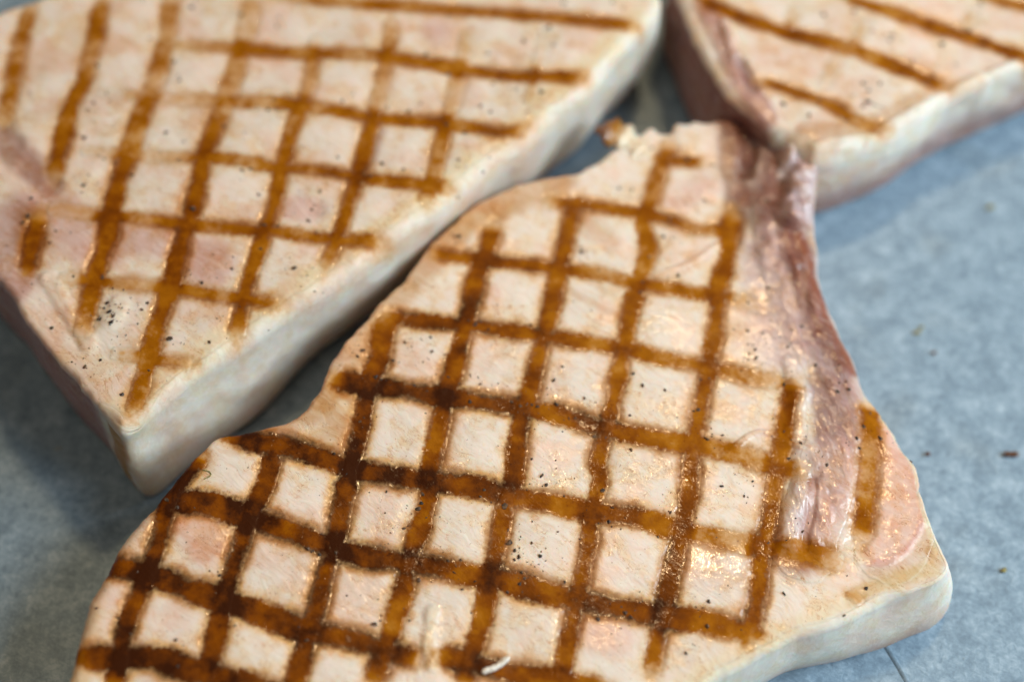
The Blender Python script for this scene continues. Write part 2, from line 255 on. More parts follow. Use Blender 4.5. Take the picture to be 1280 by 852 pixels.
          'drips': [(-66.5, -19.1, 2.4)],
          'features': [([(-84.2, 29.3), (-89.4, 34.7), (-94.6, 40.1)], 5.62, (0.36, 0.18, 0.14), 0.8, -0.5, 0.2),
                       ([(-88.9, 22.3), (-89.3, 15.4), (-86.9, 8.7)], 9.0, (0.5, 0.29, 0.26), 0.75, 0.1, 0.3),
                       ([(-83.5, 24.0), (-73.9, 17.1), (-62.6, 17.1), (-53.6, 12.0)], 9.84, (0.62, 0.37, 0.33), 0.7, 0.1, 0.1),
                       ([(-40.3, 24.0), (-36.0, 23.7)], 5.62, (0.66, 0.36, 0.32), 0.6, -0.2, 0.1),
                       ([(-86.0, 21.4), (-84.6, 17.1)], 6.19, (0.36, 0.15, 0.03), 0.8, 0.2, 0.7),
                       ([(-25.2, 41.1), (-27.7, 32.0)], 3.94, (0.3, 0.12, 0.1), 0.55, 0, 0),
                       ([(-14.6, 65.1), (-12.3, 63.1)], 5.62, (0.72, 0.5, 0.46), 0.6, 0, 0),
                       ([(-84.3, 0.6), (-76.5, -5.8), (-68.4, -15.8)], 3.66, (0.72, 0.5, 0.36), 0.6, 0, 0),
                       ([(-66.9, -16.6), (-59.4, -12.0), (-46.9, -0.2), (-29.7, 13.7), (-11.6, 30.2), (7.5, 49.5), (24.8, 69.1)], 4.78, (0.84, 0.7, 0.46), 0.65,
                        0, 0.1),
                       ([(-81.3, 8.7), (-76.9, 2.2), (-72.6, -4.2)], 2.81, (0.75, 0.55, 0.4), 0.5, 0.4, 0.1),
                       ([(-69.1, 0.6), (-68.1, 3.8)], 3.66, (0.8, 0.7, 0.58), 0.6, 0.4, 0.3),
                       ([(-83.4, 67.1), (-88.2, 57.2)], 8.44, (0.78, 0.6, 0.42), 0.4, 0, 0)],
          'marks': [('A', 2.76, [(-47.2, 74.4, 0.35), (-34.3, 72.7, 0.55), (-21.8, 71.5, 0.6), (-3.1, 69.7, 0.65), (9.3, 68.5, 0.75), (24.2, 66.5, 0.75)]),
                    ('A', 2.92,
                     [(-65.2, 62.3, 0.2), (-56.4, 61.5, 0.5), (-40.6, 59.9, 0.65), (-25.9, 59.1, 0.6), (-12.5, 56.4, 0.7), (0.9, 54.3, 0.75),
                      (13.6, 53.9, 0.75)]),
                    ('A', 2.92,
                     [(-79.0, 50.6, 0.12), (-69.1, 49.3, 0.2), (-57.3, 48.3, 0.4), (-44.9, 48.0, 0.55), (-35.9, 46.5, 0.6), (-25.3, 44.4, 0.75),
                      (-12.2, 43.1, 0.65), (-1.6, 41.1, 0.7), (2.4, 42.3, 0.55)]),
                    ('A', 2.92,
                     [(-80.1, 36.8, 0.12), (-69.0, 35.7, 0.35), (-54.0, 35.0, 0.55), (-43.8, 33.2, 0.6), (-35.0, 32.3, 0.6), (-27.2, 30.7, 0.8),
                      (-19.5, 29.5, 0.6), (-10.7, 28.6, 0.65)]),
                    ('A', 3.07,
                     [(-84.2, 24.4, 0.15), (-74.7, 22.3, 0.45), (-68.8, 21.9, 0.55), (-58.6, 20.4, 0.6), (-44.2, 19.2, 0.65), (-34.2, 17.6, 0.65),
                      (-22.4, 16.6, 0.65)]),
                    ('A', 3.07, [(-80.5, 9.2, 0.15), (-71.8, 8.4, 0.45), (-61.1, 7.1, 0.6), (-51.5, 5.3, 0.6), (-39.9, 4.0, 0.55)]),
                    ('A', 2.76, [(-69.4, -5.8, 0.15), (-60.7, -7.2, 0.45), (-54.1, -7.8, 0.5)]),
                    ('B', 3.27, [(-93.4, 72.1, 0.5), (-94.3, 64.3, 0.6), (-94.3, 54.3, 0.6), (-94.4, 46.5, 0.6), (-94.6, 42.0, 0.3)]),
                    ('B', 3.42,
                     [(-79.7, 74.4, 0.5), (-79.9, 70.7, 0.6), (-80.0, 62.9, 0.65), (-80.9, 53.5, 0.6), (-82.5, 46.5, 0.7), (-83.2, 37.6, 0.75),
                      (-83.4, 30.0, 0.6)]),
                    ('B', 3.73, [(-84.5, 23.1, 0.4), (-85.0, 18.8, 0.8), (-85.3, 11.2, 0.7), (-85.9, 9.5, 0.3)]),
                    ('B', 3.73,
                     [(-66.8, 75.2, 0.45), (-66.5, 69.1, 0.5), (-66.5, 62.9, 0.55), (-67.4, 53.5, 0.55), (-69.0, 45.1, 0.6), (-70.5, 36.5, 0.65),
                      (-71.6, 29.1, 0.75), (-72.0, 22.4, 0.85), (-71.9, 16.9, 0.85), (-73.3, 9.5, 0.75), (-73.7, 2.5, 0.65), (-74.0, -3.6, 0.5)]),
                    ('B', 3.73,
                     [(-50.7, 74.8, 0.25), (-51.1, 67.1, 0.3), (-52.6, 55.6, 0.45), (-54.4, 45.1, 0.55), (-56.3, 36.5, 0.65), (-57.1, 27.9, 0.9),
                      (-57.7, 22.4, 0.75), (-58.6, 17.6, 0.85), (-59.6, 7.7, 0.75), (-61.3, -1.8, 0.7), (-62.2, -10.1, 0.6), (-63.6, -18.1, 0.55)]),
                    ('B', 3.12,
                     [(-37.3, 65.1, 0.2), (-38.0, 59.5, 0.45), (-38.5, 51.0, 0.45), (-40.5, 42.7, 0.5), (-41.9, 33.9, 0.55), (-43.0, 24.4, 0.65),
                      (-44.8, 15.4, 0.8), (-46.4, 7.4, 0.7), (-47.8, -3.6, 0.5)]),
                    ('B', 3.12,
                     [(-23.6, 68.9, 0.25), (-23.8, 59.1, 0.5), (-25.1, 50.2, 0.45), (-26.6, 40.3, 0.6), (-28.3, 31.4, 0.75), (-29.9, 22.6, 0.65),
                      (-31.3, 17.1, 0.65), (-33.2, 10.7, 0.45)]),
                    ('B', 2.97, [(-8.8, 66.1, 0.15), (-10.3, 53.7, 0.3), (-12.3, 42.9, 0.5), (-14.0, 33.2, 0.5), (-16.0, 24.4, 0.4)]),
                    ('B', 2.66, [(6.5, 66.1, 0.12), (4.9, 57.2, 0.18), (3.0, 46.8, 0.2)])],
          'outline': [(-89.6, 8.4), (-87.4, 5.6), (-83.0, -0.6), (-78.0, -6.6), (-75.5, -9.2), (-72.4, -12.5), (-69.5, -15.8), (-66.6, -19.3), (-65.1, -20.8),
                      (-63.4, -20.2), (-61.4, -18.1), (-59.0, -15.5), (-53.5, -10.1), (-46.0, -4.1), (-38.4, 2.5), (-29.5, 9.4), (-21.6, 16.8), (-15.2, 22.4),
                      (-9.8, 27.5), (-2.2, 35.4), (3.3, 39.6), (8.8, 46.1), (15.1, 52.0), (20.1, 59.5), (24.6, 65.1), (27.6, 69.1), (29.0, 72.5), (28.6, 77.3),
                      (25.3, 82.5), (16.0, 87.8), (0.0, 92.2), (-22.5, 93.2), (-49.6, 90.0), (-72.8, 82.5), (-86.2, 76.2), (-94.0, 72.7), (-99.3, 69.9),
                      (-104.6, 64.1), (-108.5, 51.4), (-108.0, 36.5), (-102.9, 24.0), (-96.4, 15.4)],
          'pepper': [(-69.5, 1.9, 1.1), (-68.8, -0.2, 1.2), (-70.2, 3.8, 0.9), (-71.8, 9.5, 1.1), (-71.3, 0.6, 0.7), (-70.6, 2.8, 0.7), (-68.7, 0.9, 0.8),
                     (-58.7, -3.4, 1.2), (-51.8, -3.9, 0.8), (-64.2, 57.6, 1.0), (-52.3, 69.3, 1.1), (-62.2, 71.1, 1.0), (-79.0, 39.6, 1.0), (-77.6, 28.7, 1.0),
                     (-49.2, 32.1, 1.1), (-47.6, 32.5, 0.8), (-78.1, 47.6, 1.0), (-79.1, 46.1, 0.9), (-90.5, 49.9, 0.9), (-61.0, 34.7, 0.9), (-74.7, 34.8, 0.7),
                     (-44.5, 48.5, 1.0), (-44.1, 46.6, 1.0), (-45.5, 46.1, 0.8), (-12.2, 42.9, 1.2), (-8.7, 40.9, 0.9), (-9.8, 34.5, 0.7), (-17.1, 47.6, 0.8),
                     (-16.2, 59.1, 0.9), (-12.1, 54.7, 1.0), (8.0, 61.7, 0.8), (0.8, 51.0, 0.7), (10.0, 72.1, 1.0), (-57.6, 24.0, 1.5), (-44.3, 20.5, 1.2),
                     (-36.5, 21.2, 1.0), (-36.0, 23.7, 0.8), (-34.7, 27.5, 0.8), (-23.7, 33.8, 0.9), (-25.8, 31.2, 0.8), (-5.4, 32.9, 0.8), (-9.8, 27.9, 0.8),
                     (-23.1, 12.5, 0.7), (-20.1, 13.7, 0.7), (-34.6, 6.7, 0.8), (-38.3, 11.0, 0.9), (-44.6, 15.2, 0.8), (-49.2, 10.9, 1.0), (-34.9, 18.8, 0.8),
                     (-54.2, 7.9, 0.8), (-72.5, -8.8, 0.8), (-65.5, -14.1, 1.0), (-70.0, -7.4, 0.65), (-54.5, -26.6, 1.0), (-61.6, -9.4, 0.7),
                     (-55.8, -18.7, 0.6), (-47.2, 3.3, 0.6), (-34.4, -1.0, 0.7), (-63.2, 3.8, 0.8), (-64.0, 2.5, 0.7), (-86.6, 25.8, 1.0), (-86.7, 21.9, 1.0),
                     (-87.3, 20.5, 1.0), (-81.3, 18.8, 0.8), (-76.9, 9.5, 0.75)],
          'plane': (26.200000000000003, 0, 0)},
 'nub': [(25.9, 41.4, 2.4, -1.4, 0.78, 0.62, 0.46), (23.5, 43.2, 3.2, -0.8, 0.82, 0.72, 0.58), (21.5, 44.6, 3.0, -0.1, 0.8, 0.68, 0.5),
         (19.7, 45.5, 3.0, 0.3, 0.42, 0.2, 0.04), (18.0, 46.0, 2.7, 0.4, 0.22, 0.08, 0.015), (16.6, 46.2, 2.0, 0.1, 0.28, 0.1, 0.02),
         (15.9, 45.8, 1.4, -0.2, 0.28, 0.1, 0.02)],
 'scrap': [(-4.3, -59.8), (-3.4, -59.5), (-2.3, -59.0), (-1.0, -57.9)]}


# ------------------------------------------------------------------ helpers
rng = np.random.default_rng(11)
_perm = np.random.default_rng(5).random((256, 256))


def vnoise(x, y, seed=0.0):
    """smooth value noise, -1..1"""
    x = np.asarray(x) + seed * 17.31
    y = np.asarray(y) + seed * 9.77
    xi = np.floor(x).astype(int); yi = np.floor(y).astype(int)
    fx = x - xi; fy = y - yi
    fx = fx * fx * fx * (fx * (fx * 6 - 15) + 10); fy = fy * fy * fy * (fy * (fy * 6 - 15) + 10)
    g = lambda a, b: _perm[a & 255, b & 255]
    v = (g(xi, yi) * (1 - fx) + g(xi + 1, yi) * fx) * (1 - fy) + (g(xi, yi + 1) * (1 - fx) + g(xi + 1, yi + 1) * fx) * fy
    return v * 2 - 1


def fbm(x, y, seed=0.0, n=3):
    s, a, t = 0, 1.0, 0
    for k in range(n):
        s = s + a * vnoise(x * 2 ** k, y * 2 ** k, seed + k * 3.1); t += a; a *= 0.5
    return s / t


def sstep(a, b, x):
    t = np.clip((x - a) / (b - a), 0, 1)
    return t * t * (3 - 2 * t)


def spline(pts, step):
    """Catmull-Rom through points (any columns), resampled every `step` mm along xy"""
    P = np.array(pts, float)
    if len(P) == 1:
        return P
    E = np.vstack([2 * P[0] - P[1], P, 2 * P[-1] - P[-2]])
    out = []
    for i in range(1, len(E) - 2):
        p0, p1, p2, p3 = E[i - 1], E[i], E[i + 1], E[i + 2]
        n = max(2, int(np.linalg.norm((p2 - p1)[:2]) / step))
        t = np.linspace(0, 1, n, endpoint=False)[:, None]
        out.append(0.5 * (2 * p1 + (p2 - p0) * t + (2 * p0 - 5 * p1 + 4 * p2 - p3) * t ** 2 + (3 * p1 - p0 - 3 * p2 + p3) * t ** 3))
    out.append(E[-2][None])
    return np.vstack(out)


def near(poly, x, y, reach):
    """indices of points within reach, their distance to the sampled polyline and the nearest sample"""
    lo, hi = poly[:, :2].min(0) - reach, poly[:, :2].max(0) + reach
    idx = np.nonzero((x > lo[0]) & (x < hi[0]) & (y > lo[1]) & (y < hi[1]))[0]
    if not len(idx):
        return idx, np.zeros(0), np.zeros(0, int)
    D = np.empty(len(idx)); J = np.empty(len(idx), int)
    T = np.gradient(poly[:, :2], axis=0) if len(poly) > 1 else np.zeros((1, 2))
    T = T / np.maximum(np.linalg.norm(T, axis=1, keepdims=True), 1e-9)
    for a in range(0, len(idx), 20000):
        k = idx[a:a + 20000]
        dx = x[k][:, None] - poly[None, :, 0]; dy = y[k][:, None] - poly[None, :, 1]
        d2 = dx * dx + dy * dy
        j = d2.argmin(1); r = np.arange(len(k))
        ddx, ddy = dx[r, j], dy[r, j]
        perp = np.abs(ddx * T[j, 1] - ddy * T[j, 0])
        end = (j == 0) | (j == len(poly) - 1)
        D[a:a + 20000] = np.where(end, np.sqrt(d2[r, j]), perp)
        J[a:a + 20000] = j
    keep = D < reach
    return idx[keep], D[keep], J[keep]


def mesh_from(name, V, quads, attrs=None, smooth=True, tris=None):
    """V in mm"""
    me = bpy.data.meshes.new(name)
    V = np.asarray(V, np.float32) * 0.001
    me.vertices.add(len(V)); me.vertices.foreach_set("co", V.ravel())
    F = []
    if quads is not None and len(quads): F.append(np.asarray(quads, np.int32))
    if tris is not None and len(tris): F.append(np.asarray(tris, np.int32))
    tot = np.concatenate([np.full(len(f), f.shape[1], np.int32) for f in F])
    loops = np.concatenate([f.ravel() for f in F])
    me.loops.add(len(loops)); me.loops.foreach_set("vertex_index", loops)
    me.polygons.add(len(tot))
    start = np.concatenate([[0], np.cumsum(tot)[:-1]]).astype(np.int32)
    me.polygons.foreach_set("loop_start", start)
    try:
        me.polygons.foreach_set("loop_total", tot)
    except Exception:
        pass
    me.polygons.foreach_set("use_smooth", np.full(len(tot), smooth))
    for k, v in (attrs or {}).items():
        v = np.asarray(v, np.float32)
        if v.ndim == 2:
            a = me.attributes.new(k, 'FLOAT_COLOR', 'POINT')
            a.data.foreach_set("color", np.c_[v, np.ones(len(v), np.float32)].astype(np.float32).ravel())
        else:
            a = me.attributes.new(k, 'FLOAT', 'POINT')
            a.data.foreach_set("value", v)
    me.update(calc_edges=True)
    me.validate()
    return me


def link(name, me, mat, parent=None, loc=None):
    o = bpy.data.objects.new(name, me)
    scene.collection.objects.link(o)
    if mat: me.materials.append(mat)
    if parent: o.parent = parent
    if loc is not None: o.location = loc
    return o


def slab(top, quads, down, attrs):
    """closed thin piece: the top sheet, the same sheet shifted by `down`, and a wall round it"""
    n = len(top)
    q = np.asarray(quads)
    e = np.concatenate([q[:, [0, 1]], q[:, [1, 2]], q[:, [2, 3]], q[:, [3, 0]]])
    key = np.sort(e, axis=1); code = key[:, 0].astype(np.int64) * n + key[:, 1]
    _, inv, cnt = np.unique(code, return_inverse=True, return_counts=True)
    b = e[cnt[inv] == 1]
    V = np.vstack([top, top + down])
    Q = np.vstack([q, q[:, ::-1] + n, np.c_[b[:, 1], b[:, 0], b[:, 0] + n, b[:, 1] + n]])
    A = {k: np.concatenate([v, v]) for k, v in attrs.items()}
    return V, Q, A


# ------------------------------------------------------------------ materials
class NT:
    def __init__(self, name):
        self.m = bpy.data.materials.new(name); self.m.use_nodes = True
        self.t = self.m.node_tree; self.t.nodes.clear()
        self.out = self.n("ShaderNodeOutputMaterial")
        self.p = self.n("ShaderNodeBsdfPrincipled")
        self.l(self.p.outputs[0], self.out.inputs[0])

    def n(self, typ, **kw):
        o = self.t.nodes.new(typ)
        for k, v in kw.items(): setattr(o, k, v)
        return o

    def l(self, a, b): self.t.links.new(a, b)

    def put(self, sock, v):
        if hasattr(v, "is_linked") or hasattr(v, "links"): self.l(v, sock)
        else: sock.default_value = v

    def math(self, op, a, b=0.0, c=None, clamp=False):
        o = self.n("ShaderNodeMath", operation=op); o.use_clamp = clamp
        self.put(o.inputs[0], a); self.put(o.inputs[1], b)
        if c is not None: self.put(o.inputs[2], c)
        return o.outputs[0]

    def step(self, x, a, b):
        o = self.n("ShaderNodeMapRange", interpolation_type='SMOOTHSTEP')
        self.put(o.inputs[0], x); self.put(o.inputs[1], a); self.put(o.inputs[2], b)
        return o.outputs[0]

    def mix(self, f, a, b, mode='MIX'):
        o = self.n("ShaderNodeMix", data_type='RGBA', blend_type=mode)
        self.put(o.inputs[0], f)
        for s, v in ((o.inputs[6], a), (o.inputs[7], b)):
            if isinstance(v, tuple): s.default_value = (*v[:3], 1)
            else: self.l(v, s)
        return o.outputs[2]

    def noise(self, vec, scale, detail=3.0, rough=0.55, dist=0.0):
        o = self.n("ShaderNodeTexNoise")
        self.l(vec, o.inputs["Vector"]); o.inputs["Scale"].default_value = scale
        o.inputs["Detail"].default_value = detail; o.inputs["Roughness"].default_value = rough
        o.inputs["Distortion"].default_value = dist
        return o.outputs["Fac"]

    def coord(self, scale=(1000, 1000, 1000), rot=0.0):
        c = self.n("ShaderNodeTexCoord"); m = self.n("ShaderNodeMapping")
        self.l(c.outputs["Object"], m.inputs["Vector"])
        m.inputs["Scale"].default_value = scale
        m.inputs["Rotation"].default_value = (0, 0, rot)
        return m.outputs[0]

    def attr(self, name, fac=True):
        a = self.n("ShaderNodeAttribute", attribute_name=name)
        return a.outputs["Fac"] if fac else a.outputs["Color"]

    def ramp(self, fac, stops):
        r = self.n("ShaderNodeValToRGB")
        e = r.color_ramp.elements
        while len(e) < len(stops): e.new(0.5)
        for k, (p, c) in enumerate(stops):
            e[k].position = p; e[k].color = (*c, 1)
        self.l(fac, r.inputs[0])
        return r.outputs[0]


def rotated(nt, ang, scale):
    """object coordinates in mm, turned by ang, then stretched"""
    a = nt.coord((1000, 1000, 1000), ang)
    m = nt.n("ShaderNodeMapping"); nt.l(a, m.inputs["Vector"]); m.inputs["Scale"].default_value = scale
    return m.outputs[0]


def meat_material():
    nt = NT("grilled_pork")
    mm = nt.coord()
    M, A, S = (lambda a, b: nt.math('MULTIPLY', a, b)), (lambda a, b: nt.math('ADD', a, b)), (lambda a, b: nt.math('SUBTRACT', a, b))
    mul = lambda a, c: nt.mix(1.0, a, c, 'MULTIPLY')
    alb = nt.attr("albedo", False); mark = nt.attr("mark"); burn = nt.attr("burn"); wet = nt.attr("wet"); top = nt.attr("top")
    warp = nt.n("ShaderNodeTexNoise"); nt.l(mm, warp.inputs["Vector"]); warp.inputs["Scale"].default_value = 0.16; warp.inputs["Detail"].default_value = 2
    ws = nt.n("ShaderNodeVectorMath", operation='MULTIPLY_ADD'); nt.l(warp.outputs["Color"], ws.inputs[0]); ws.inputs[1].default_value = (5, 5, 5); nt.l(mm, ws.inputs[2])
    def stretched(ang, sx, sy):
        m1 = nt.n("ShaderNodeMapping"); nt.l(ws.outputs[0], m1.inputs["Vector"]); m1.inputs["Rotation"].default_value = (0, 0, ang)
        m2 = nt.n("ShaderNodeMapping"); nt.l(m1.outputs[0], m2.inputs["Vector"]); m2.inputs["Scale"].default_value = (sx, sy, 1)
        return m2.outputs[0]
    n_low = nt.noise(mm, 0.11, 2, 0.5)
    n_big = nt.noise(mm, 0.24, 3, 0.55)
    n_mid = nt.noise(mm, 0.75, 3, 0.6, 0.15)
    n_edge = nt.noise(mm, 1.2, 3, 0.6)
    n_fine = nt.noise(mm, 3.4, 2, 0.6)
    fib = nt.noise(stretched(math.radians(38), 0.16, 1.15), 1.0, 3, 0.55, 0.5)
    line = nt.noise(stretched(math.radians(30), 0.26, 1.0), 1.0, 3, 0.62, 0.7)
    # meat: creamy, pinkish and white patches, pale fibre bundles, hair-thin wrinkles, a toasted film
    a = nt.mix(M(nt.step(n_big, 0.42, 0.64), 0.58), alb, mul(alb, (1.0, 0.93, 0.76)))
    a = nt.mix(M(nt.step(n_low, 0.48, 0.62), 0.75), a, mul(a, (0.97, 0.83, 0.78)))
    a = nt.mix(M(nt.step(fib, 0.48, 0.66), 0.60), a, nt.mix(0.22, mul(a, (1.07, 1.09, 1.11)), (0.90, 0.84, 0.74)))
    a = nt.mix(M(nt.step(S(1.0, fib), 0.52, 0.70), M(top, 0.28)), a, mul(a, (0.90, 0.70, 0.50)))
    wr = S(1.0, nt.step(nt.math('ABSOLUTE', S(line, 0.5)), 0.0, 0.018))
    wr = M(wr, nt.step(n_big, 0.44, 0.60))
    a = nt.mix(M(M(wr, top), 0.80), a, mul(a, (0.66, 0.40, 0.24)))
    film = M(nt.step(A(M(n_mid, 0.5), M(n_big, 0.5)), 0.50, 0.62), top)
    a = nt.mix(M(film, 0.30), a, mul(a, (0.94, 0.70, 0.40)))
    sp = M(nt.step(nt.noise(mm, 2.1, 2, 0.5), 0.685, 0.74), top)
    a = nt.mix(M(sp, 0.60), a, (0.36, 0.14, 0.03))
    # browning left by the grill bars
    d = A(mark, M(S(n_edge, 0.5), 2.0))
    soft = nt.step(n_low, 0.40, 0.60)
    mask = nt.step(d, S(-0.70, M(soft, 1.2)), A(0.50, M(soft, 0.7)))
    halo = M(nt.step(A(mark, M(S(A(M(n_mid, 0.5), M(n_big, 0.5)), 0.5), 9.0)), -3.6, 0.3), 0.90)
    a = nt.mix(M(halo, nt.math('MINIMUM', burn, 1.0)), a, mul(a, (0.90, 0.60, 0.24)))
    b = M(burn, A(0.45, M(nt.step(A(M(n_big, 0.80), M(n_mid, 0.20)), 0.30, 0.70), 0.36)))
    b = A(b, M(M(S(n_fine, 0.5), burn), 0.12))
    ring = M(S(1.0, nt.step(nt.math('ABSOLUTE', S(d, 0.45)), 0.0, 0.55)), nt.step(n_low, 0.40, 0.62))
    b = A(b, M(M(ring, burn), 0.22))
    b = A(b, M(M(nt.step(n_edge, 0.62, 0.74), burn), 0.14))
    char = nt.ramp(b, [(0.0, (0.66, 0.42, 0.20)), (0.20, (0.57, 0.27, 0.045)), (0.40, (0.37, 0.122, 0.003)), (0.60, (0.225, 0.057, 0.002)),
                       (0.80, (0.125, 0.030, 0.003)), (1.0, (0.045, 0.011, 0.003))])
    cov = A(M(burn, 1.75), M(M(S(A(M(n_mid, 0.6), M(n_big, 0.4)), 0.5), S(1.15, burn)), 2.6))
    fac = M(mask, nt.math('MULTIPLY', cov, 0.92, clamp=True))
    nt.l(nt.mix(fac, a, char), nt.p.inputs["Base Color"])
    wetp = nt.step(A(M(n_low, 0.6), M(n_mid, 0.4)), 0.46, 0.58)
    r = S(0.48, M(wetp, 0.16))
    r = S(r, M(fac, 0.05))
    r = S(r, M(wet, 0.14))
    r = A(r, M(S(1.0, top), 0.10))
    nt.l(nt.math('MAXIMUM', r, 0.13), nt.p.inputs["Roughness"])
    nt.l(M(S(0.5, M(fac, 0.44)), A(0.55, M(top, 0.45))), nt.p.inputs["Specular IOR Level"])
    nt.p.inputs["IOR"].default_value = 1.42
    nt.l(M(S(1.0, fac), S(0.62, M(top, 0.30))), nt.p.inputs["Subsurface Weight"])
    nt.p.inputs["Subsurface Radius"].default_value = (1.0, 0.45, 0.28)
    nt.p.inputs["Subsurface Scale"].default_value = 0.0022
    # relief: fibre bundles, wrinkles, beads of juice in the wet patches
    bead = nt.n("ShaderNodeTexVoronoi", feature='SMOOTH_F1'); nt.l(ws.outputs[0], bead.inputs["Vector"]); bead.inputs["Scale"].default_value = 0.62
    h = M(fib, 0.30)
    h = A(h, M(n_mid, 0.16))
    h = A(h, M(n_edge, 0.07))
    h = S(h, M(wr, 0.07))
    bp = nt.n("ShaderNodeBump"); bp.inputs["Strength"].default_value = 0.48; bp.inputs["Distance"].default_value = 0.0007
    nt.l(h, bp.inputs["Height"]); nt.l(bp.outputs[0], nt.p.inputs["Normal"])
    # the film of juice and fat: glossy, pooled in patches and along the bars, its own beaded surface
    hc = A(M(n_mid, 0.40), M(fib, 0.22))
    hc = S(hc, M(bead.outputs["Distance"], 0.40))
    bc = nt.n("ShaderNodeBump"); bc.inputs["Strength"].default_value = 0.9; bc.inputs["Distance"].default_value = 0.00042
    nt.l(hc, bc.inputs["Height"]); nt.l(bc.outputs[0], nt.p.inputs["Coat Normal"])
    film_w = nt.step(A(M(n_low, 0.5), M(n_big, 0.5)), 0.47, 0.60)
    cw = A(M(film_w, 0.24), M(wet, 0.85))
    glaze = M(nt.step(n_edge, 0.50, 0.60), nt.step(n_low, 0.42, 0.60))
    cw = M(cw, S(1.0, M(fac, S(0.95, M(glaze, 0.6)))))
    cw = A(cw, M(M(nt.step(d, -1.0, 0.0), S(1.0, nt.step(d, 0.0, 0.9))), 0.45))
    nt.l(nt.math('MINIMUM', M(cw, A(M(nt.step(top, 0.55, 1.0), 0.97), 0.03)), 1.0), nt.p.inputs["Coat Weight"])
    nt.p.inputs["Coat Roughness"].default_value = 0.085
    nt.p.inputs["Coat IOR"].default_value = 1.65
    return nt.m


def paper_material():
    nt = NT("greaseproof_paper")
    mm = nt.coord()
    cloud = nt.noise(mm, 0.24, 4, 0.62)
    fibre = nt.noise(mm, 0.9, 6, 0.72, 0.5)
    fine = nt.noise(mm, 3.0, 3, 0.6)
    hair = nt.noise(rotated(nt, 0.5, (0.3, 2.4, 1)), 1.0, 4, 0.6, 1.5)
    v = nt.math('ADD', nt.math('MULTIPLY', cloud, 0.46), nt.math('MULTIPLY', fibre, 0.46))
    v = nt.math('ADD', v, nt.math('MULTIPLY', hair, 0.16))
    col = nt.ramp(v, [(0.38, (0.142, 0.212, 0.285)), (0.54, (0.248, 0.355, 0.455)), (0.70, (0.44, 0.57, 0.68))])
    grease = nt.step(nt.noise(mm, 0.05, 2, 0.5), 0.54, 0.66)
    col = nt.mix(nt.math('MULTIPLY', grease, 0.45), col, nt.mix(1.0, col, (0.80, 0.78, 0.74), 'MULTIPLY'))
    fl = nt.step(nt.noise(mm, 0.33, 2, 0.5), 0.735, 0.77)
    col = nt.mix(nt.math('MULTIPLY', fl, 0.45), col, (0.20, 0.17, 0.07))
    nt.l(col, nt.p.inputs["Base Color"])
    nt.l(nt.math('SUBTRACT', 0.58, nt.math('MULTIPLY', grease, 0.22)), nt.p.inputs["Roughness"])
    nt.p.inputs["Specular IOR Level"].default_value = 0.4
    h = nt.math('ADD', nt.math('MULTIPLY', fibre, 0.7), nt.math('MULTIPLY', fine, 0.2))
    bp = nt.n("ShaderNodeBump"); bp.inputs["Strength"].default_value = 0.55; bp.inputs["Distance"].default_value = 0.0004
    nt.l(h, bp.inputs["Height"]); nt.l(bp.outputs[0], nt.p.inputs["Normal"])
    return nt.m


def simple(name, c0, c1, rough, scale, bump=0.5):
    nt = NT(name); mm = nt.coord()
    f = nt.noise(mm, scale, 4, 0.6)
    nt.l(nt.mix(nt.step(f, 0.35, 0.65), c0, c1), nt.p.inputs["Base Color"])
    nt.p.inputs["Roughness"].default_value = rough
    bp = nt.n("ShaderNodeBump"); bp.inputs["Strength"].default_value = bump; bp.inputs["Distance"].default_value = 0.0003
    nt.l(f, bp.inputs["Height"]); nt.l(bp.outputs[0], nt.p.inputs["Normal"])
    return nt.m


MEAT = meat_material()
PAPER = paper_material()
PEPPER = simple("black_pepper", (0.012, 0.008, 0.006), (0.13, 0.070, 0.035), 0.6, 0.9)
CRUMB = simple("burnt_crumb", (0.06, 0.022, 0.010), (0.20, 0.08, 0.03), 0.5, 1.5)
HERB = simple("dried_herb", (0.20, 0.18, 0.06), (0.36, 0.32, 0.12), 0.6, 1.2)
FAT = simple("cooked_fat", (0.82, 0.74, 0.62), (0.90, 0.84, 0.74), 0.3, 1.0)

# ------------------------------------------------------------------ greaseproof paper
W2, D2, NP = 330.0, 300.0, 420
gx, gy = np.meshgrid(np.linspace(-W2, W2, NP), np.linspace(-D2 + 40, D2 + 40, NP))
cr = spline(DATA['crease'], 0.5)
gz = 0.16 * fbm(gx / 38, gy / 38, 2) + 0.05 * fbm(gx / 9, gy / 9, 4)
gz = gz - gz.max()
i_ = np.arange(NP * NP).reshape(NP, NP)
Q = np.stack([i_[:-1, :-1], i_[:-1, 1:], i_[1:, 1:], i_[1:, :-1]], -1).reshape(-1, 4)
V, Q, _ = slab(np.c_[gx.ravel(), gy.ravel(), gz.ravel()], Q, np.array([0, 0, -0.12]), {})
paper = link("baking_paper", mesh_from("baking_paper", V, Q), PAPER)
paper["label"] = "plain grey blue baking paper lying flat under the grilled pork chops"
paper["category"] = "baking paper"
# a sharp fold in the paper, a raised pinched pleat
n = len(cr); T = np.gradient(cr, axis=0); T /= np.linalg.norm(T, axis=1, keepdims=True); N2 = np.c_[-T[:, 1], T[:, 0]]
prof = [(-0.9, -0.25), (-0.25, 0.02), (0.0, 0.08), (0.10, 0.04), (0.16, -0.25)]
top = np.concatenate([np.c_[cr + N2 * a, np.full(n, z)][:, None, :] for a, z in prof], 1)
i_ = np.arange(n * len(prof)).reshape(n, len(prof))
Q = np.stack([i_[:-1, :-1], i_[:-1, 1:], i_[1:, 1:], i_[1:, :-1]], -1).reshape(-1, 4)
V, Q, _ = slab(top.reshape(-1, 3), Q, np.array([0, 0, -0.1]), {})
link("fold", mesh_from("fold", V, Q), PAPER, paper)


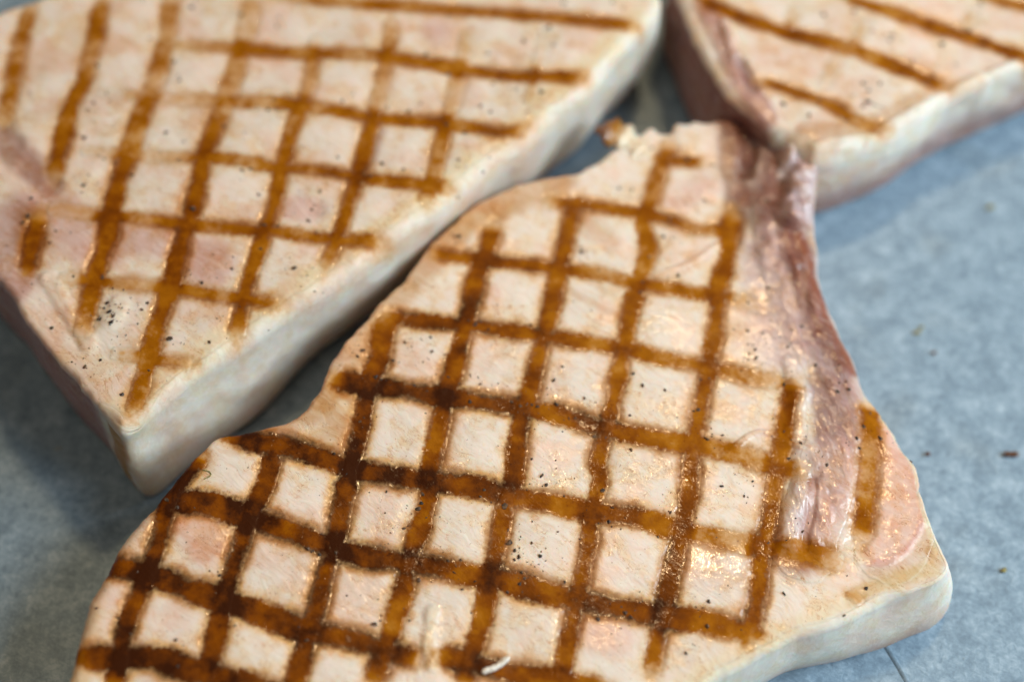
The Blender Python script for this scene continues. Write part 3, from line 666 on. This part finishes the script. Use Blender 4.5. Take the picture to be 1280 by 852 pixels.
# ------------------------------------------------------------------ pork chops
LEAN = np.array((0.84, 0.735, 0.645))
FATC = np.array((0.81, 0.745, 0.66))
PINKSIDE = np.array((0.38, 0.215, 0.20))


class Chop:
    """height, colour and browning of one chop as functions of its own plan (mm)"""

    def __init__(self, key, seed, lump=0.35):
        d = DATA[key]
        self.key, self.seed, self.lump = key, seed, lump
        self.plane = d['plane']
        self.c = np.array(d['centre'])
        self.d = d
        self.lines = []
        for k, (fam, w, pts) in enumerate(d['marks']):
            S = spline(pts, 0.5)
            L = np.r_[0, np.cumsum(np.linalg.norm(np.diff(S[:, :2], axis=0), axis=1))]
            hw = 0.5 * w * (1 + 0.24 * fbm(L / 4.0, L * 0 + k * 3.7, seed, 2))
            e = np.minimum(L, L[-1] - L)
            hw = hw * np.sqrt(np.clip(0.35 + e / (0.8 * w), 0.1, 1))
            S[:, :2] += 0.18 * np.c_[vnoise(L / 5, L * 0 + k, seed + 1), vnoise(L / 5, L * 0 + k + .5, seed + 2)]
            self.lines.append((fam, S, hw, L))

    def surf(self, x, y):
        n = len(x); s = self.seed
        a, bx, by = self.plane
        z = a + bx * x + by * y
        z = z + self.lump * fbm(x / 14, y / 14, s, 3) + 0.06 * fbm(x / 3.2, y / 3.2, s + 5, 2)
        col = np.tile(LEAN, (n, 1)); wet = np.full(n, 0.0)
        v = fbm(x / 11, y / 11, s + 8, 3)[:, None]
        col = col * (1 + 0.07 * v) + np.maximum(v, 0) * np.array((0.0, -0.05, -0.05)) * 1.3
        for pts, w, c, st, h, wt in self.d['features']:
            S = spline(pts, 0.6)
            w_ = w * 0.5
            i, dd, j = near(S, x, y, w_ * 1.9)
            if not len(i): continue
            wob = w_ * 0.30 * fbm(x[i] / 4, y[i] / 4, s + 20, 3)
            g = 1 - sstep(0.45 * w_, 1.45 * w_, dd + wob)
            z[i] += h * g * (1 + 0.35 * vnoise(x[i] / 2.2, y[i] / 2.2, s + 3))
            t = (st * g)[:, None]
            col[i] = col[i] * (1 - t) + np.array(c) * t
            wet[i] = np.maximum(wet[i], wt * g)
        if self.key == 'front':                     # lengthwise wrinkles of the silver skin
            i, dd, j = near(spline(self.d['features'][9][0], 0.6), x, y, 5.5)
            g = 1 - sstep(2.5, 5.0, dd)
            wv = fbm((x[i] + 0.22 * y[i]) / 1.3, y[i] / 8.0, s + 30, 3)
            z[i] += 0.20 * wv * g
            col[i] = col[i] * (1 + 0.20 * (wv * g)[:, None])
        mark = np.full(n, -6.0); b3 = np.zeros(n); dep = np.zeros(n)
        for fam, S, hw, L in self.lines:
            i, dd, j = near(S, x, y, 6.0)
            if not len(i): continue
            f = hw[j] - dd
            en = np.minimum(L, L[-1] - L)[j]
            bb = S[j, 2] * (0.50 + 0.50 * sstep(0, 3.5, en)) * (1 + 0.30 * fbm(L[j] / 5.0, L[j] * 0 + 2.2 + S[0, 0] * 0.37, s, 2))
            q = sstep(-2.2, 0.3, f) * bb
            # a faint line must not carry a strong neighbour's browning outwards
            fe = f - 1.2 * np.clip(0.30 - bb, 0, 0.3) / 0.3
            mark[i] = np.maximum(mark[i], fe)
            b3[i] += q ** 3
            dep[i] = np.maximum(dep[i], sstep(-0.9, 0.9, f) * np.minimum(bb + 0.15, 1))
        burn = np.cbrt(b3)
        z = z - 0.26 * dep + 0.16 * (1 - np.exp(-np.maximum(-mark, 0) / 2.0))
        return z, np.clip(col, 0.01, 0.95), np.clip(mark, -6, 6), burn, wet


def build_body(ch, ns, nr, nside, edge_r, side, lump_side, fat_h, flank):
    """closed grid: rings from the middle out to the rim, down the side and under.
    side(k) -> per rim point: outward offset of the foot (mm), share of fat on the side (0..1)"""
    O = np.array(ch.d['outline']); O = np.vstack([O, O[:1]])
    C = spline(O, 0.4)[:-1]
    a = np.unwrap(np.arctan2(C[:, 1] - ch.c[1], C[:, 0] - ch.c[0]))
    if a[-1] < a[0]:
        C = C[::-1]
    Lc = np.r_[0, np.cumsum(np.linalg.norm(np.diff(np.vstack([C, C[:1]]), axis=0), axis=1))]
    u = np.linspace(0, Lc[-1], ns, endpoint=False)
    CC = np.vstack([C, C[:1]])
    rim = np.c_[np.interp(u, Lc, CC[:, 0]), np.interp(u, Lc, CC[:, 1])]
    jag = 0.28 * fbm(u / 1.6, u * 0, ch.seed + 40, 3) + 0.30 * fbm(u / 5, u * 0, ch.seed + 41, 2)
    T = np.roll(rim, -2, 0) - np.roll(rim, 2, 0); T /= np.linalg.norm(T, axis=1, keepdims=True)
    Nn = np.c_[T[:, 1], -T[:, 0]]
    Nn = Nn if np.mean(np.sum(Nn * (rim - ch.c), 1)) > 0 else -Nn
    jag = jag * (1 - 0.65 * side(rim)[1])
    rad = rim - ch.c; rl0 = np.linalg.norm(rad, axis=1)
    a = np.unwrap(np.arctan2(rad[:, 1], rad[:, 0])); rr = rl0 + jag
    da = np.diff(np.r_[a, a[0] + 2 * math.pi])
    da = np.maximum(da, 0.0009); da *= 2 * math.pi / da.sum()
    a = a[0] + np.r_[0, np.cumsum(da)[:-1]]
    for _ in range(3):                       # no needle-thin steps between neighbouring rays
        rr = np.where(np.abs(rr - 0.5 * (np.roll(rr, 1) + np.roll(rr, -1))) > 0.5, 0.5 * rr + 0.25 * (np.roll(rr, 1) + np.roll(rr, -1)), rr)
    rim = np.c_[ch.c[0] + rr * np.cos(a), ch.c[1] + rr * np.sin(a)]
    for _ in range(30):
        Nn = (Nn + np.roll(Nn, 1, 0) + np.roll(Nn, -1, 0)); Nn /= np.linalg.norm(Nn, axis=1, keepdims=True)
    er = edge_r(rim) * (1 + 0.45 * fbm(u / 7, u * 0 + 3, ch.seed + 44, 3))
    foot, fat = side(rim)
    # rings
    t = 1 - (1 - np.linspace(0.004, 1, nr)) ** 1.25
    ray = rim - ch.c
    X = ch.c[0] + t[:, None] * ray[None, :, 0]; Y = ch.c[1] + t[:, None] * ray[None, :, 1]
    rl = np.linalg.norm(ray, axis=1)
    cosn = np.clip(np.sum(ray / rl[:, None] * Nn, 1), 0.25, 1)
    de = (1 - t)[:, None] * (rl * cosn)[None]
    from mathutils.kdtree import KDTree
    kd = KDTree(ns)
    for i in range(ns): kd.insert((rim[i, 0], rim[i, 1], 0), i)
    kd.balance()
    for a_, b_ in zip(*np.nonzero(((1 - t)[:, None] * rl[None]) < 22)):
        px, py = X[a_, b_], Y[a_, b_]
        co, i, dist = kd.find((px, py, 0))
        if dist < 1.2: dist = min(dist, abs((px - co[0]) * Nn[i, 0] + (py - co[1]) * Nn[i, 1]))
        de[a_, b_] = dist
    de[-1] = 0
    z, col, mark, burn, wet = ch.surf(X.ravel(), Y.ravel())
    z = z.reshape(X.shape)
    q = np.clip(1 - de / er[None], 0, 1)
    drop = er[None] * (1 - np.sqrt(np.clip(1 - q * q, 0, 1)))
    z = z - drop
    fw = q ** 1.4 * fat[None]
    col = col.reshape(nr, ns, 3); col = col * (1 - fw[..., None]) + FATC * fw[..., None]
    mark = mark.reshape(nr, ns); burn = burn.reshape(nr, ns); wet = wet.reshape(nr, ns)
    topw = 1 - 0.75 * q
    # side wall
    us = np.linspace(0, 1, nside + 1)[1:]
    zr = z[-1]
    SX, SY, SZ, SC, SM, SB = [], [], [], [], [], []
    lo = np.array(PINKSIDE)
    for w in us:
        zz = zr * (1 - w)
        lum = lump_side * (fbm(u / 8, zz / 7, ch.seed + 60, 3) * 0.9 + 0.12 * fbm(u / 3.0, zz / 3.0, ch.seed + 61, 2)) * math.sin(math.pi * min(w * 0.85 + 0.15, 1))
        off = foot * w ** 1.2 + 0.9 * math.sin(math.pi * w) + lum - jag * min(1, 2.5 * w) - 0.9 * sstep(0.85, 1, w)
        SX.append(rim[:, 0] + Nn[:, 0] * off); SY.append(rim[:, 1] + Nn[:, 1] * off); SZ.append(zr * (1 - w) + 0.02 * w)
        edge = fat_h + 0.18 * fbm(u / 9, u * 0 + 4, ch.seed + 62, 3)
        m = sstep(-0.30, 0.30, w - edge) * 0.9
        pk = (0.22 * sstep(0.05, 0.55, fbm(u / 10, zz / 6, ch.seed + 70, 3)))[:, None]
        tn = (0.14 * sstep(0.15, 0.6, fbm(u / 5, zz / 12, ch.seed + 71, 3)) * (1 - w))[:, None]
        fc = FATC[None] * (1 - pk) + np.array((0.72, 0.55, 0.47)) * pk
        fc = fc * (1 - tn) + np.array((0.74, 0.56, 0.33)) * tn
        fc = fc * (1 + 0.05 * fbm(u / 2.5, zz / 2.5, ch.seed + 72, 3)[:, None])
        c = fc * (1 - m[:, None]) + lo[None] * m[:, None]
        c0 = np.array(flank)
        c = c * fat[:, None] + (1 - fat[:, None]) * (c0[None] * (1 - m[:, None]) + lo[None] * m[:, None])
        for (px, py, wid) in ch.d.get('drips', []):      # browned juice run down the side
            dd = np.hypot(rim[:, 0] - px, rim[:, 1] - py) + 0.5 * vnoise(u / 2, zz / 2, 77)
            g = ((1 - sstep(0.5 * wid * (1 - 0.6 * w), wid * (1 - 0.5 * w), dd)) * (1 - sstep(0.75, 0.95, w)) * 0.85)[:, None]
            c = c * (1 - g) + np.array((0.46, 0.21, 0.03)) * g
        SC.append(c); SM.append(mark[-1] - 3 * w); SB.append(burn[-1] * max(0, 1 - 7 * w))
    # underside: pull in to the middle
    for w in (0.9, 0.5, 0.02):
        SX.append(ch.c[0] + w * (SX[nside - 1] - ch.c[0])); SY.append(ch.c[1] + w * (SY[nside - 1] - ch.c[1])); SZ.append(np.full(ns, 0.02))
        SC.append(np.tile(c0, (ns, 1))); SM.append(np.full(ns, -6.0)); SB.append(np.zeros(ns))
    XX = np.vstack([X, SX]); YY = np.vstack([Y, SY]); ZZ = np.vstack([z, SZ])
    R = len(XX)
    V = np.c_[XX.ravel(), YY.ravel(), ZZ.ravel()]
    A = {'albedo': np.concatenate([col.reshape(-1, 3), np.concatenate(SC)]),
         'mark': np.concatenate([mark.ravel(), np.concatenate(SM)]), 'burn': np.concatenate([burn.ravel(), np.concatenate(SB)]),
         'wet': np.concatenate([wet.ravel(), np.zeros(ns * (R - nr))]),
         'top': np.concatenate([topw.ravel(), np.concatenate([np.full(ns, 0.2)] * (R - nr))])}
    idx = np.arange(R * ns).reshape(R, ns); nx = np.roll(idx, -1, 1)
    Q = np.stack([idx[:-1], idx[1:], nx[1:], nx[:-1]], -1).reshape(-1, 4)
    k0, k1 = len(V), len(V) + 1
    zc = ch.surf(np.array([ch.c[0]]), np.array([ch.c[1]]))
    V = np.vstack([V, [[ch.c[0], ch.c[1], z[0].mean()], [ch.c[0], ch.c[1], 0.02]]])
    for k in A:
        A[k] = np.concatenate([A[k], A[k][[0, -1]]])
    tri = np.vstack([np.c_[np.full(ns, k0), idx[0], nx[0]], np.c_[np.full(ns, k1), nx[-1], idx[-1]]])
    # outward normals
    p0, p1, p2 = V[Q[len(Q) // 4, 0]], V[Q[len(Q) // 4, 1]], V[Q[len(Q) // 4, 3]]
    if np.cross(p1 - p0, p2 - p0)[2] < 0:
        Q = Q[:, ::-1]; tri = tri[:, ::-1]
    info = dict(nr=nr, ns=ns, R=R, rim=rim, de=de, fat=fat, z=z, X=X, Y=Y, nside=nside, Nn=Nn, er=er)
    return V, Q, tri, A, info


def overlay(name, V, Q, A, me, weight, parent, lift=0.22, sink=-0.25, thick=1.3):
    """a piece of the skin picked out of the body grid, standing a little proud of it and dipping in at its border"""
    nv = len(V)
    nor = np.empty(nv * 3, np.float32); me.vertices.foreach_get("normal", nor); nor = nor.reshape(-1, 3)
    ok = weight > 0.02
    q = Q[ok[Q].all(1)]
    used = np.unique(q); mp = np.full(nv, -1); mp[used] = np.arange(len(used))
    o = sink + (lift - sink) * sstep(0.02, 0.45, weight[used])
    top = V[used] + nor[used] * o[:, None]
    VV, QQ, AA = slab(top, mp[q], -nor[used] * thick, {k: v[used] for k, v in A.items()})
    return link(name, mesh_from(name, VV, QQ, AA), MEAT, parent)


def grill_marks(ch, parent, inside, rimdrop):
    for fam, S, hw, L in ch.lines:
        T = np.gradient(S[:, :2], axis=0); T /= np.maximum(np.linalg.norm(T, axis=1, keepdims=True), 1e-9)
        N2 = np.c_[-T[:, 1], T[:, 0]]
        m = 11
        k = np.linspace(-1, 1, m)
        wd = hw + 0.25
        P = S[:, None, :2] + N2[:, None] * (k[None, :, None] * wd[:, None, None])
        X, Y = P[..., 0].ravel(), P[..., 1].ravel()
        z, col, mark, burn, wet = ch.surf(X, Y)
        ok, drop = rimdrop(X, Y)
        lift = (0.085 if fam == 'A' else 0.13)
        o = np.tile(lift - (lift + 0.16) * np.abs(k) ** 5, len(S))
        e = np.minimum(L, L[-1] - L); o = o - np.repeat(0.3 * (1 - sstep(0, 1.0, e)), m)
        z = z - drop + o
        i_ = np.arange(len(X)).reshape(len(S), m)
        Q = np.stack([i_[:-1, :-1], i_[:-1, 1:], i_[1:, 1:], i_[1:, :-1]], -1).reshape(-1, 4)
        Q = Q[ok[Q].all(1)]
        if len(Q) < 8: continue
        used = np.unique(Q); mp = np.full(len(X), -1); mp[used] = np.arange(len(used))
        Vt = np.c_[X, Y, z][used]; Q = mp[Q]
        p = Vt[Q[0]]
        if np.cross(p[1] - p[0], p[3] - p[0])[2] < 0: Q = Q[:, ::-1]
        A = {'albedo': col[used], 'mark': mark[used], 'burn': burn[used], 'wet': wet[used], 'top': np.ones(len(used))}
        VV, QQ, AA = slab(Vt, Q, np.array([0, 0, -0.8]), A)
        link("grill_mark", mesh_from("grill_mark", VV, QQ, AA), MEAT, parent)


ICO_V, ICO_F = None, None
def ico():
    global ICO_V, ICO_F
    if ICO_V is None:
        import bmesh
        bm = bmesh.new(); bmesh.ops.create_icosphere(bm, subdivisions=1, radius=1.0)
        ICO_V = np.array([v.co[:] for v in bm.verts]); ICO_F = np.array([[v.index for v in f.verts] for f in bm.faces]); bm.free()
    return ICO_V, ICO_F


def flake(r, x, y, z, size):
    v, f = ico()
    p = v * (1 + 0.55 * (r.random((len(v), 1)) - 0.5) * 2)
    p = p * np.array([1.0, 0.5 + 0.5 * r.random(), 0.5])
    a = r.random() * 6.28; c, s = math.cos(a), math.sin(a)
    p = np.c_[p[:, 0] * c - p[:, 1] * s, p[:, 0] * s + p[:, 1] * c, p[:, 2]] * size * 0.45
    return p + np.array([x, y, z + 0.14 * size])


def pepper(ch, parent, height, n_random, seed, clusters=()):
    r = np.random.default_rng(int(seed))
    P = [list(p) for p in ch.d['pepper']]
    lo = np.min(ch.d['outline'], 0); hi = np.max(ch.d['outline'], 0)
    k = 0
    while k < n_random:
        x, y = lo + r.random(2) * (hi - lo)
        if vnoise(np.array([x / 16]), np.array([y / 16]), seed)[0] + 0.5 < r.random(): continue
        P.append([x, y, 0.20 + 0.75 * r.random() ** 2.6]); k += 1
    for p in list(ch.d['pepper']):                       # fine dust round the bigger flecks
        for _ in range(r.integers(4, 12)):
            P.append([p[0] + r.normal() * 2.2, p[1] + r.normal() * 2.2, 0.14 + 0.30 * r.random() ** 1.5])
    P = np.array(P)
    ok, z = height(P[:, 0], P[:, 1])
    VV, FF, n = [], [], 0
    _, f = ico()
    for (x, y, s), o, zz in zip(P, ok, z):
        if not o: continue
        VV.append(flake(r, x, y, zz, s)); FF.append(f + n); n += len(VV[-1])
    o = link("pepper", mesh_from("pepper", np.vstack(VV), None, None, False, np.vstack(FF)), PEPPER, parent)
    o["kind"] = "stuff"
    return o


def chop_root(label):
    o = bpy.data.objects.new("pork_chop", None)
    scene.collection.objects.link(o)
    o.empty_display_size = 0.01
    o["label"] = label
    o["category"] = "pork chop"
    o["group"] = "grilled pork chops on the baking paper"
    return o


def make_chop(key, seed, label, ns, nr, nside, edge_r, side, lump_side, n_pepper, lump, fat_h=0.8, flank=(0.68, 0.47, 0.37)):
    ch = Chop(key, seed, lump)
    root = chop_root(label)
    V, Q, tri, A, info = build_body(ch, ns, nr, nside, edge_r, side, lump_side, fat_h, flank)
    me = mesh_from("meat", V, Q, A, True, tri)
    link("meat", me, MEAT, root)
    # nearest rim distance for things that lie on the top
    from mathutils.kdtree import KDTree
    kd = KDTree(info['ns'])
    for i in range(info['ns']): kd.insert((*info['rim'][i], 0), i)
    kd.balance()
    er_all = info['er']

    def rimdrop(x, y):
        ok = np.zeros(len(x), bool); dr = np.zeros(len(x))
        for k in range(len(x)):
            co, i, dist = kd.find((x[k], y[k], 0))
            s = (x[k] - co[0]) * info['Nn'][i, 0] + (y[k] - co[1]) * info['Nn'][i, 1]
            if s > -0.15 * 0 - 0.1: continue
            ok[k] = True
            qq = min(max(1 - dist / er_all[i], 0), 1)
            dr[k] = er_all[i] * (1 - math.sqrt(max(0, 1 - qq * qq)))
        return ok, dr

    def height(x, y):
        ok, dr = rimdrop(x, y)
        return ok, ch.surf(x, y)[0] - dr

    grill_marks(ch, root, None, rimdrop)
    pepper(ch, root, height, n_pepper, seed + 3)
    # the fat rim: side wall and the rounded edge wherever the side is fat
    nr_, ns_, R = info['nr'], info['ns'], info['R']
    w = np.zeros((R, ns_))
    er = er_all
    w[:nr_] = np.clip(1.1 - info['de'] / (er * 0.9)[None], 0, 1)
    w[nr_:nr_ + nside] = 1.0
    w[nr_ + nside - 2:nr_ + nside] = 0.3
    w[nr_ + nside:] = 0
    w = w * sstep(0.3, 0.7, info['fat'])[None]
    overlay("fat_rim", V, Q, A, me, np.r_[w.ravel(), 0, 0], root, 0.10, -0.3, 1.3)
    return ch, root, V, Q, A, me, info, height


def seg_fat(pts_fat):
    P = spline(pts_fat, 0.6)
    return P


def on_path(rim, pts, soft=4.0, reach=5.0):
    i, d, j = near(spline(pts, 0.5), rim[:, 0], rim[:, 1], reach + soft)
    w = np.zeros(len(rim)); w[i] = 1 - sstep(reach, reach + soft, d)
    return w


fo = DATA['front']['outline']; lo_ = DATA['left']['outline']; bo = DATA['back']['outline']

# front chop: fat along its lower right edge
front_fat = fo[40:58]
def front_edge(rim): return 0.9 + 1.2 * on_path(rim, fo[46:56]) + 1.2 * on_path(rim, fo[60:70], 8) + 3.2 * on_path(rim, fo[29:36], 6, 3)
def front_side(rim):
    f = on_path(rim, front_fat)
    foot = 0.3 - 1.0 * (1 - f) + 3.0 * on_path(rim, fo[42:45], 18, 3)
    return foot, f
F = make_chop('front', 1.0, "large pork chop in front with dark crosshatched grill marks and pointed torn tip", 1150, 300, 44,
              front_edge, front_side, 0.22, 420, 0.32)
ch, root, V, Q, A, me, info, height = F
# silver skin running down the right of the front chop, and the small muscle outside it
band = DATA['front']['features'][9][0]
x, y = V[:, 0], V[:, 1]
def region(pts, reach, soft):
    w = np.zeros(len(V)); i, d, j = near(spline(pts, 0.5), x, y, reach + soft)
    w[i] = 1 - sstep(reach - soft, reach + soft, d + 0.8 * fbm(x[i] / 4, y[i] / 4, 33, 3))
    return w
topmask = np.r_[np.ones(info['nr'] * info['ns']), np.zeros(len(V) - info['nr'] * info['ns'])]
rimfade = np.r_[sstep(0.2, 1.0, info['de']).ravel(), np.zeros(len(V) - info['nr'] * info['ns'])]
wb = region(band, 5.2, 0.9) * topmask * rimfade
overlay("silver_skin", V, Q, A, me, wb, root, 0.05, -0.2, 1.2)
cap = DATA['front']['features'][25][0]
overlay("rib_muscle", V, Q, A, me, region(cap, 5.5, 0.9) * topmask * rimfade * (1 - sstep(0.02, 0.3, wb)), root, 0.05, -0.2, 1.2)

# torn scrap of browned meat curling up from the rim of the front chop
def curl(name, pts, parent, chop, dz):
    S = spline(pts, 0.35)
    zt = chop.surf(S[:, 0], S[:, 1])[0]
    n, m = len(S), 14
    T = np.gradient(S[:, :2], axis=0); T /= np.linalg.norm(T, axis=1, keepdims=True); N2 = np.c_[-T[:, 1], T[:, 0]]
    an = np.linspace(0, 2 * math.pi, m, endpoint=False)
    P = []
    for k in range(n):
        r_ = S[k, 2] * (1 + 0.35 * vnoise(np.array([k / 3.0]), np.array([1.3]), 3)[0])
        if k in (0, n - 1): r_ *= 0.15
        elif k in (1, n - 2): r_ *= 0.7
        w = 1 + 0.40 * vnoise(np.cos(an) * 1.5 + k / 4.0, np.sin(an) * 1.5, 8)
        P.append(np.c_[S[k, 0] + N2[k, 0] * np.cos(an) * r_ * w, S[k, 1] + N2[k, 1] * np.cos(an) * r_ * w, zt[k] + S[k, 3] + np.sin(an) * r_ * 0.55 * w])
    V = np.vstack(P)
    i_ = np.arange(n * m).reshape(n, m); nx = np.roll(i_, -1, 1)
    Q = np.stack([i_[:-1], nx[:-1], nx[1:], i_[1:]], -1).reshape(-1, 4)
    col = np.repeat(S[:, 4:7], m, 0); q = len(V)
    A = dict(albedo=col, mark=np.full(q, -6.0), burn=np.zeros(q), wet=np.full(q, .4), top=np.ones(q))
    link(name, mesh_from(name, V, Q, A), MEAT, parent)


curl("torn_scrap", DATA['nub'], root, ch, 0)

# left chop: thick white fat along its right edge
def left_edge(rim): return 1.2 + 2.0 * on_path(rim, lo_[10:29], 5, 4)
def left_side(rim):
    f = on_path(rim, lo_[8:29], 5, 4)
    return 0.2 + 0.6 * f - 4.8 * on_path(rim, lo_[15:26], 24, 2), f
make_chop('left', 2.0, "thick pork chop at the left with broad white fat edge and paler crosshatched grill marks", 820, 210, 36,
          left_edge, left_side, 0.6, 380, 0.40, 0.86, (0.44, 0.25, 0.23))

# chop at the upper right, cut by the picture's edge
def back_edge(rim): return 1.4 + 2.0 * on_path(rim, bo[7:17], 4, 4)
def back_side(rim):
    f = on_path(rim, bo[7:17], 4, 4)
    return 0.3 - 2.4 * f, f
make_chop('back', 3.0, "blurred pork chop at the upper right with parallel grill bars and lumpy white edge", 640, 170, 34,
          back_edge, back_side, 1.1, 110, 0.40, 0.34, (0.27, 0.13, 0.12))

# ------------------------------------------------------------------ small scraps
r = np.random.default_rng(3)


def rough_blob(name, parts, mat, label, cat, group=None):
    """parts: (x, y, z, sx, sy, sz, turn) lumps fused into one irregular crumb"""
    import bmesh, mathutils
    bm = bmesh.new()
    for (x, y, z, sx, sy, sz, a) in parts:
        g = bmesh.ops.create_icosphere(bm, subdivisions=2, radius=1.0)
        M = mathutils.Matrix.Translation((x, y, z)) @ mathutils.Matrix.Rotation(a, 4, 'Z') @ mathutils.Matrix.Diagonal((sx, sy, sz, 1))
        for v in g['verts']:
            k = 1 + 0.45 * (r.random() - 0.5)
            v.co = M @ (v.co * k)
    bmesh.ops.scale(bm, vec=(0.001, 0.001, 0.001), verts=bm.verts)
    me = bpy.data.meshes.new(name); bm.to_mesh(me); bm.free()
    me.polygons.foreach_set("use_smooth", np.ones(len(me.polygons), bool))
    o = link(name, me, mat)
    o["label"] = label; o["category"] = cat
    if group: o["group"] = group
    return o


c = DATA['crumbs']
G = "crumbs fallen on the baking paper"
rough_blob("crumb", [(*c[0], .35, .95, .55, .42, .1), (*c[1], .35, .7, .5, .45, .4)], CRUMB, "largest dark brown burnt crumb on the paper by the right edge", "crumb", G)
rough_blob("crumb", [(*c[2], .3, .5, .4, .35, 0)], CRUMB, "small brown crumb on the paper just beside the front chop's fat edge", "crumb", G)
rough_blob("crumb", [(*c[3], .2, .8, .4, .25, .2), (*c[4], .2, .5, .35, .2, .9)], HERB, "blurred olive brown crumb on blue paper between front and upper right chops", "crumb", G)
rough_blob("crumb", [(*c[5], .2, .42, .36, .28, .2)], CRUMB, "tiny dark crumb just below the olive brown crumb on the paper", "crumb", G)
rough_blob("crumb", [(*c[6], .2, .9, .5, .22, .6)], HERB, "yellowish blurred herb crumb on paper below the upper right chop", "crumb", G)
rough_blob("crumb", [(*c[8], .2, .6, .42, .25, .6)], HERB, "yellow brown crumb on paper right of the front chop's right corner", "crumb", G)
S = spline(DATA['scrap'], 0.25)
zz = height(S[:, 0], S[:, 1])[1]
rough_blob("fat_scrap", [(S[k, 0], S[k, 1], zz[k] + 0.45, .62 + .25 * k / len(S), .5, .5, .5) for k in range(len(S))], FAT,
           "little curved white scrap of fat lying on the front chop near the bottom", "fat scrap")
S = spline(DATA['herb'], 0.2)
zz = height(S[:, 0], S[:, 1])[1]
rough_blob("herb_sprig", [(S[k, 0], S[k, 1], zz[k] + 0.08, .13, .12, .10, 0) for k in range(len(S))], HERB,
           "thin grey green hooked herb shred on the front chop's upper left cell", "herb shred")
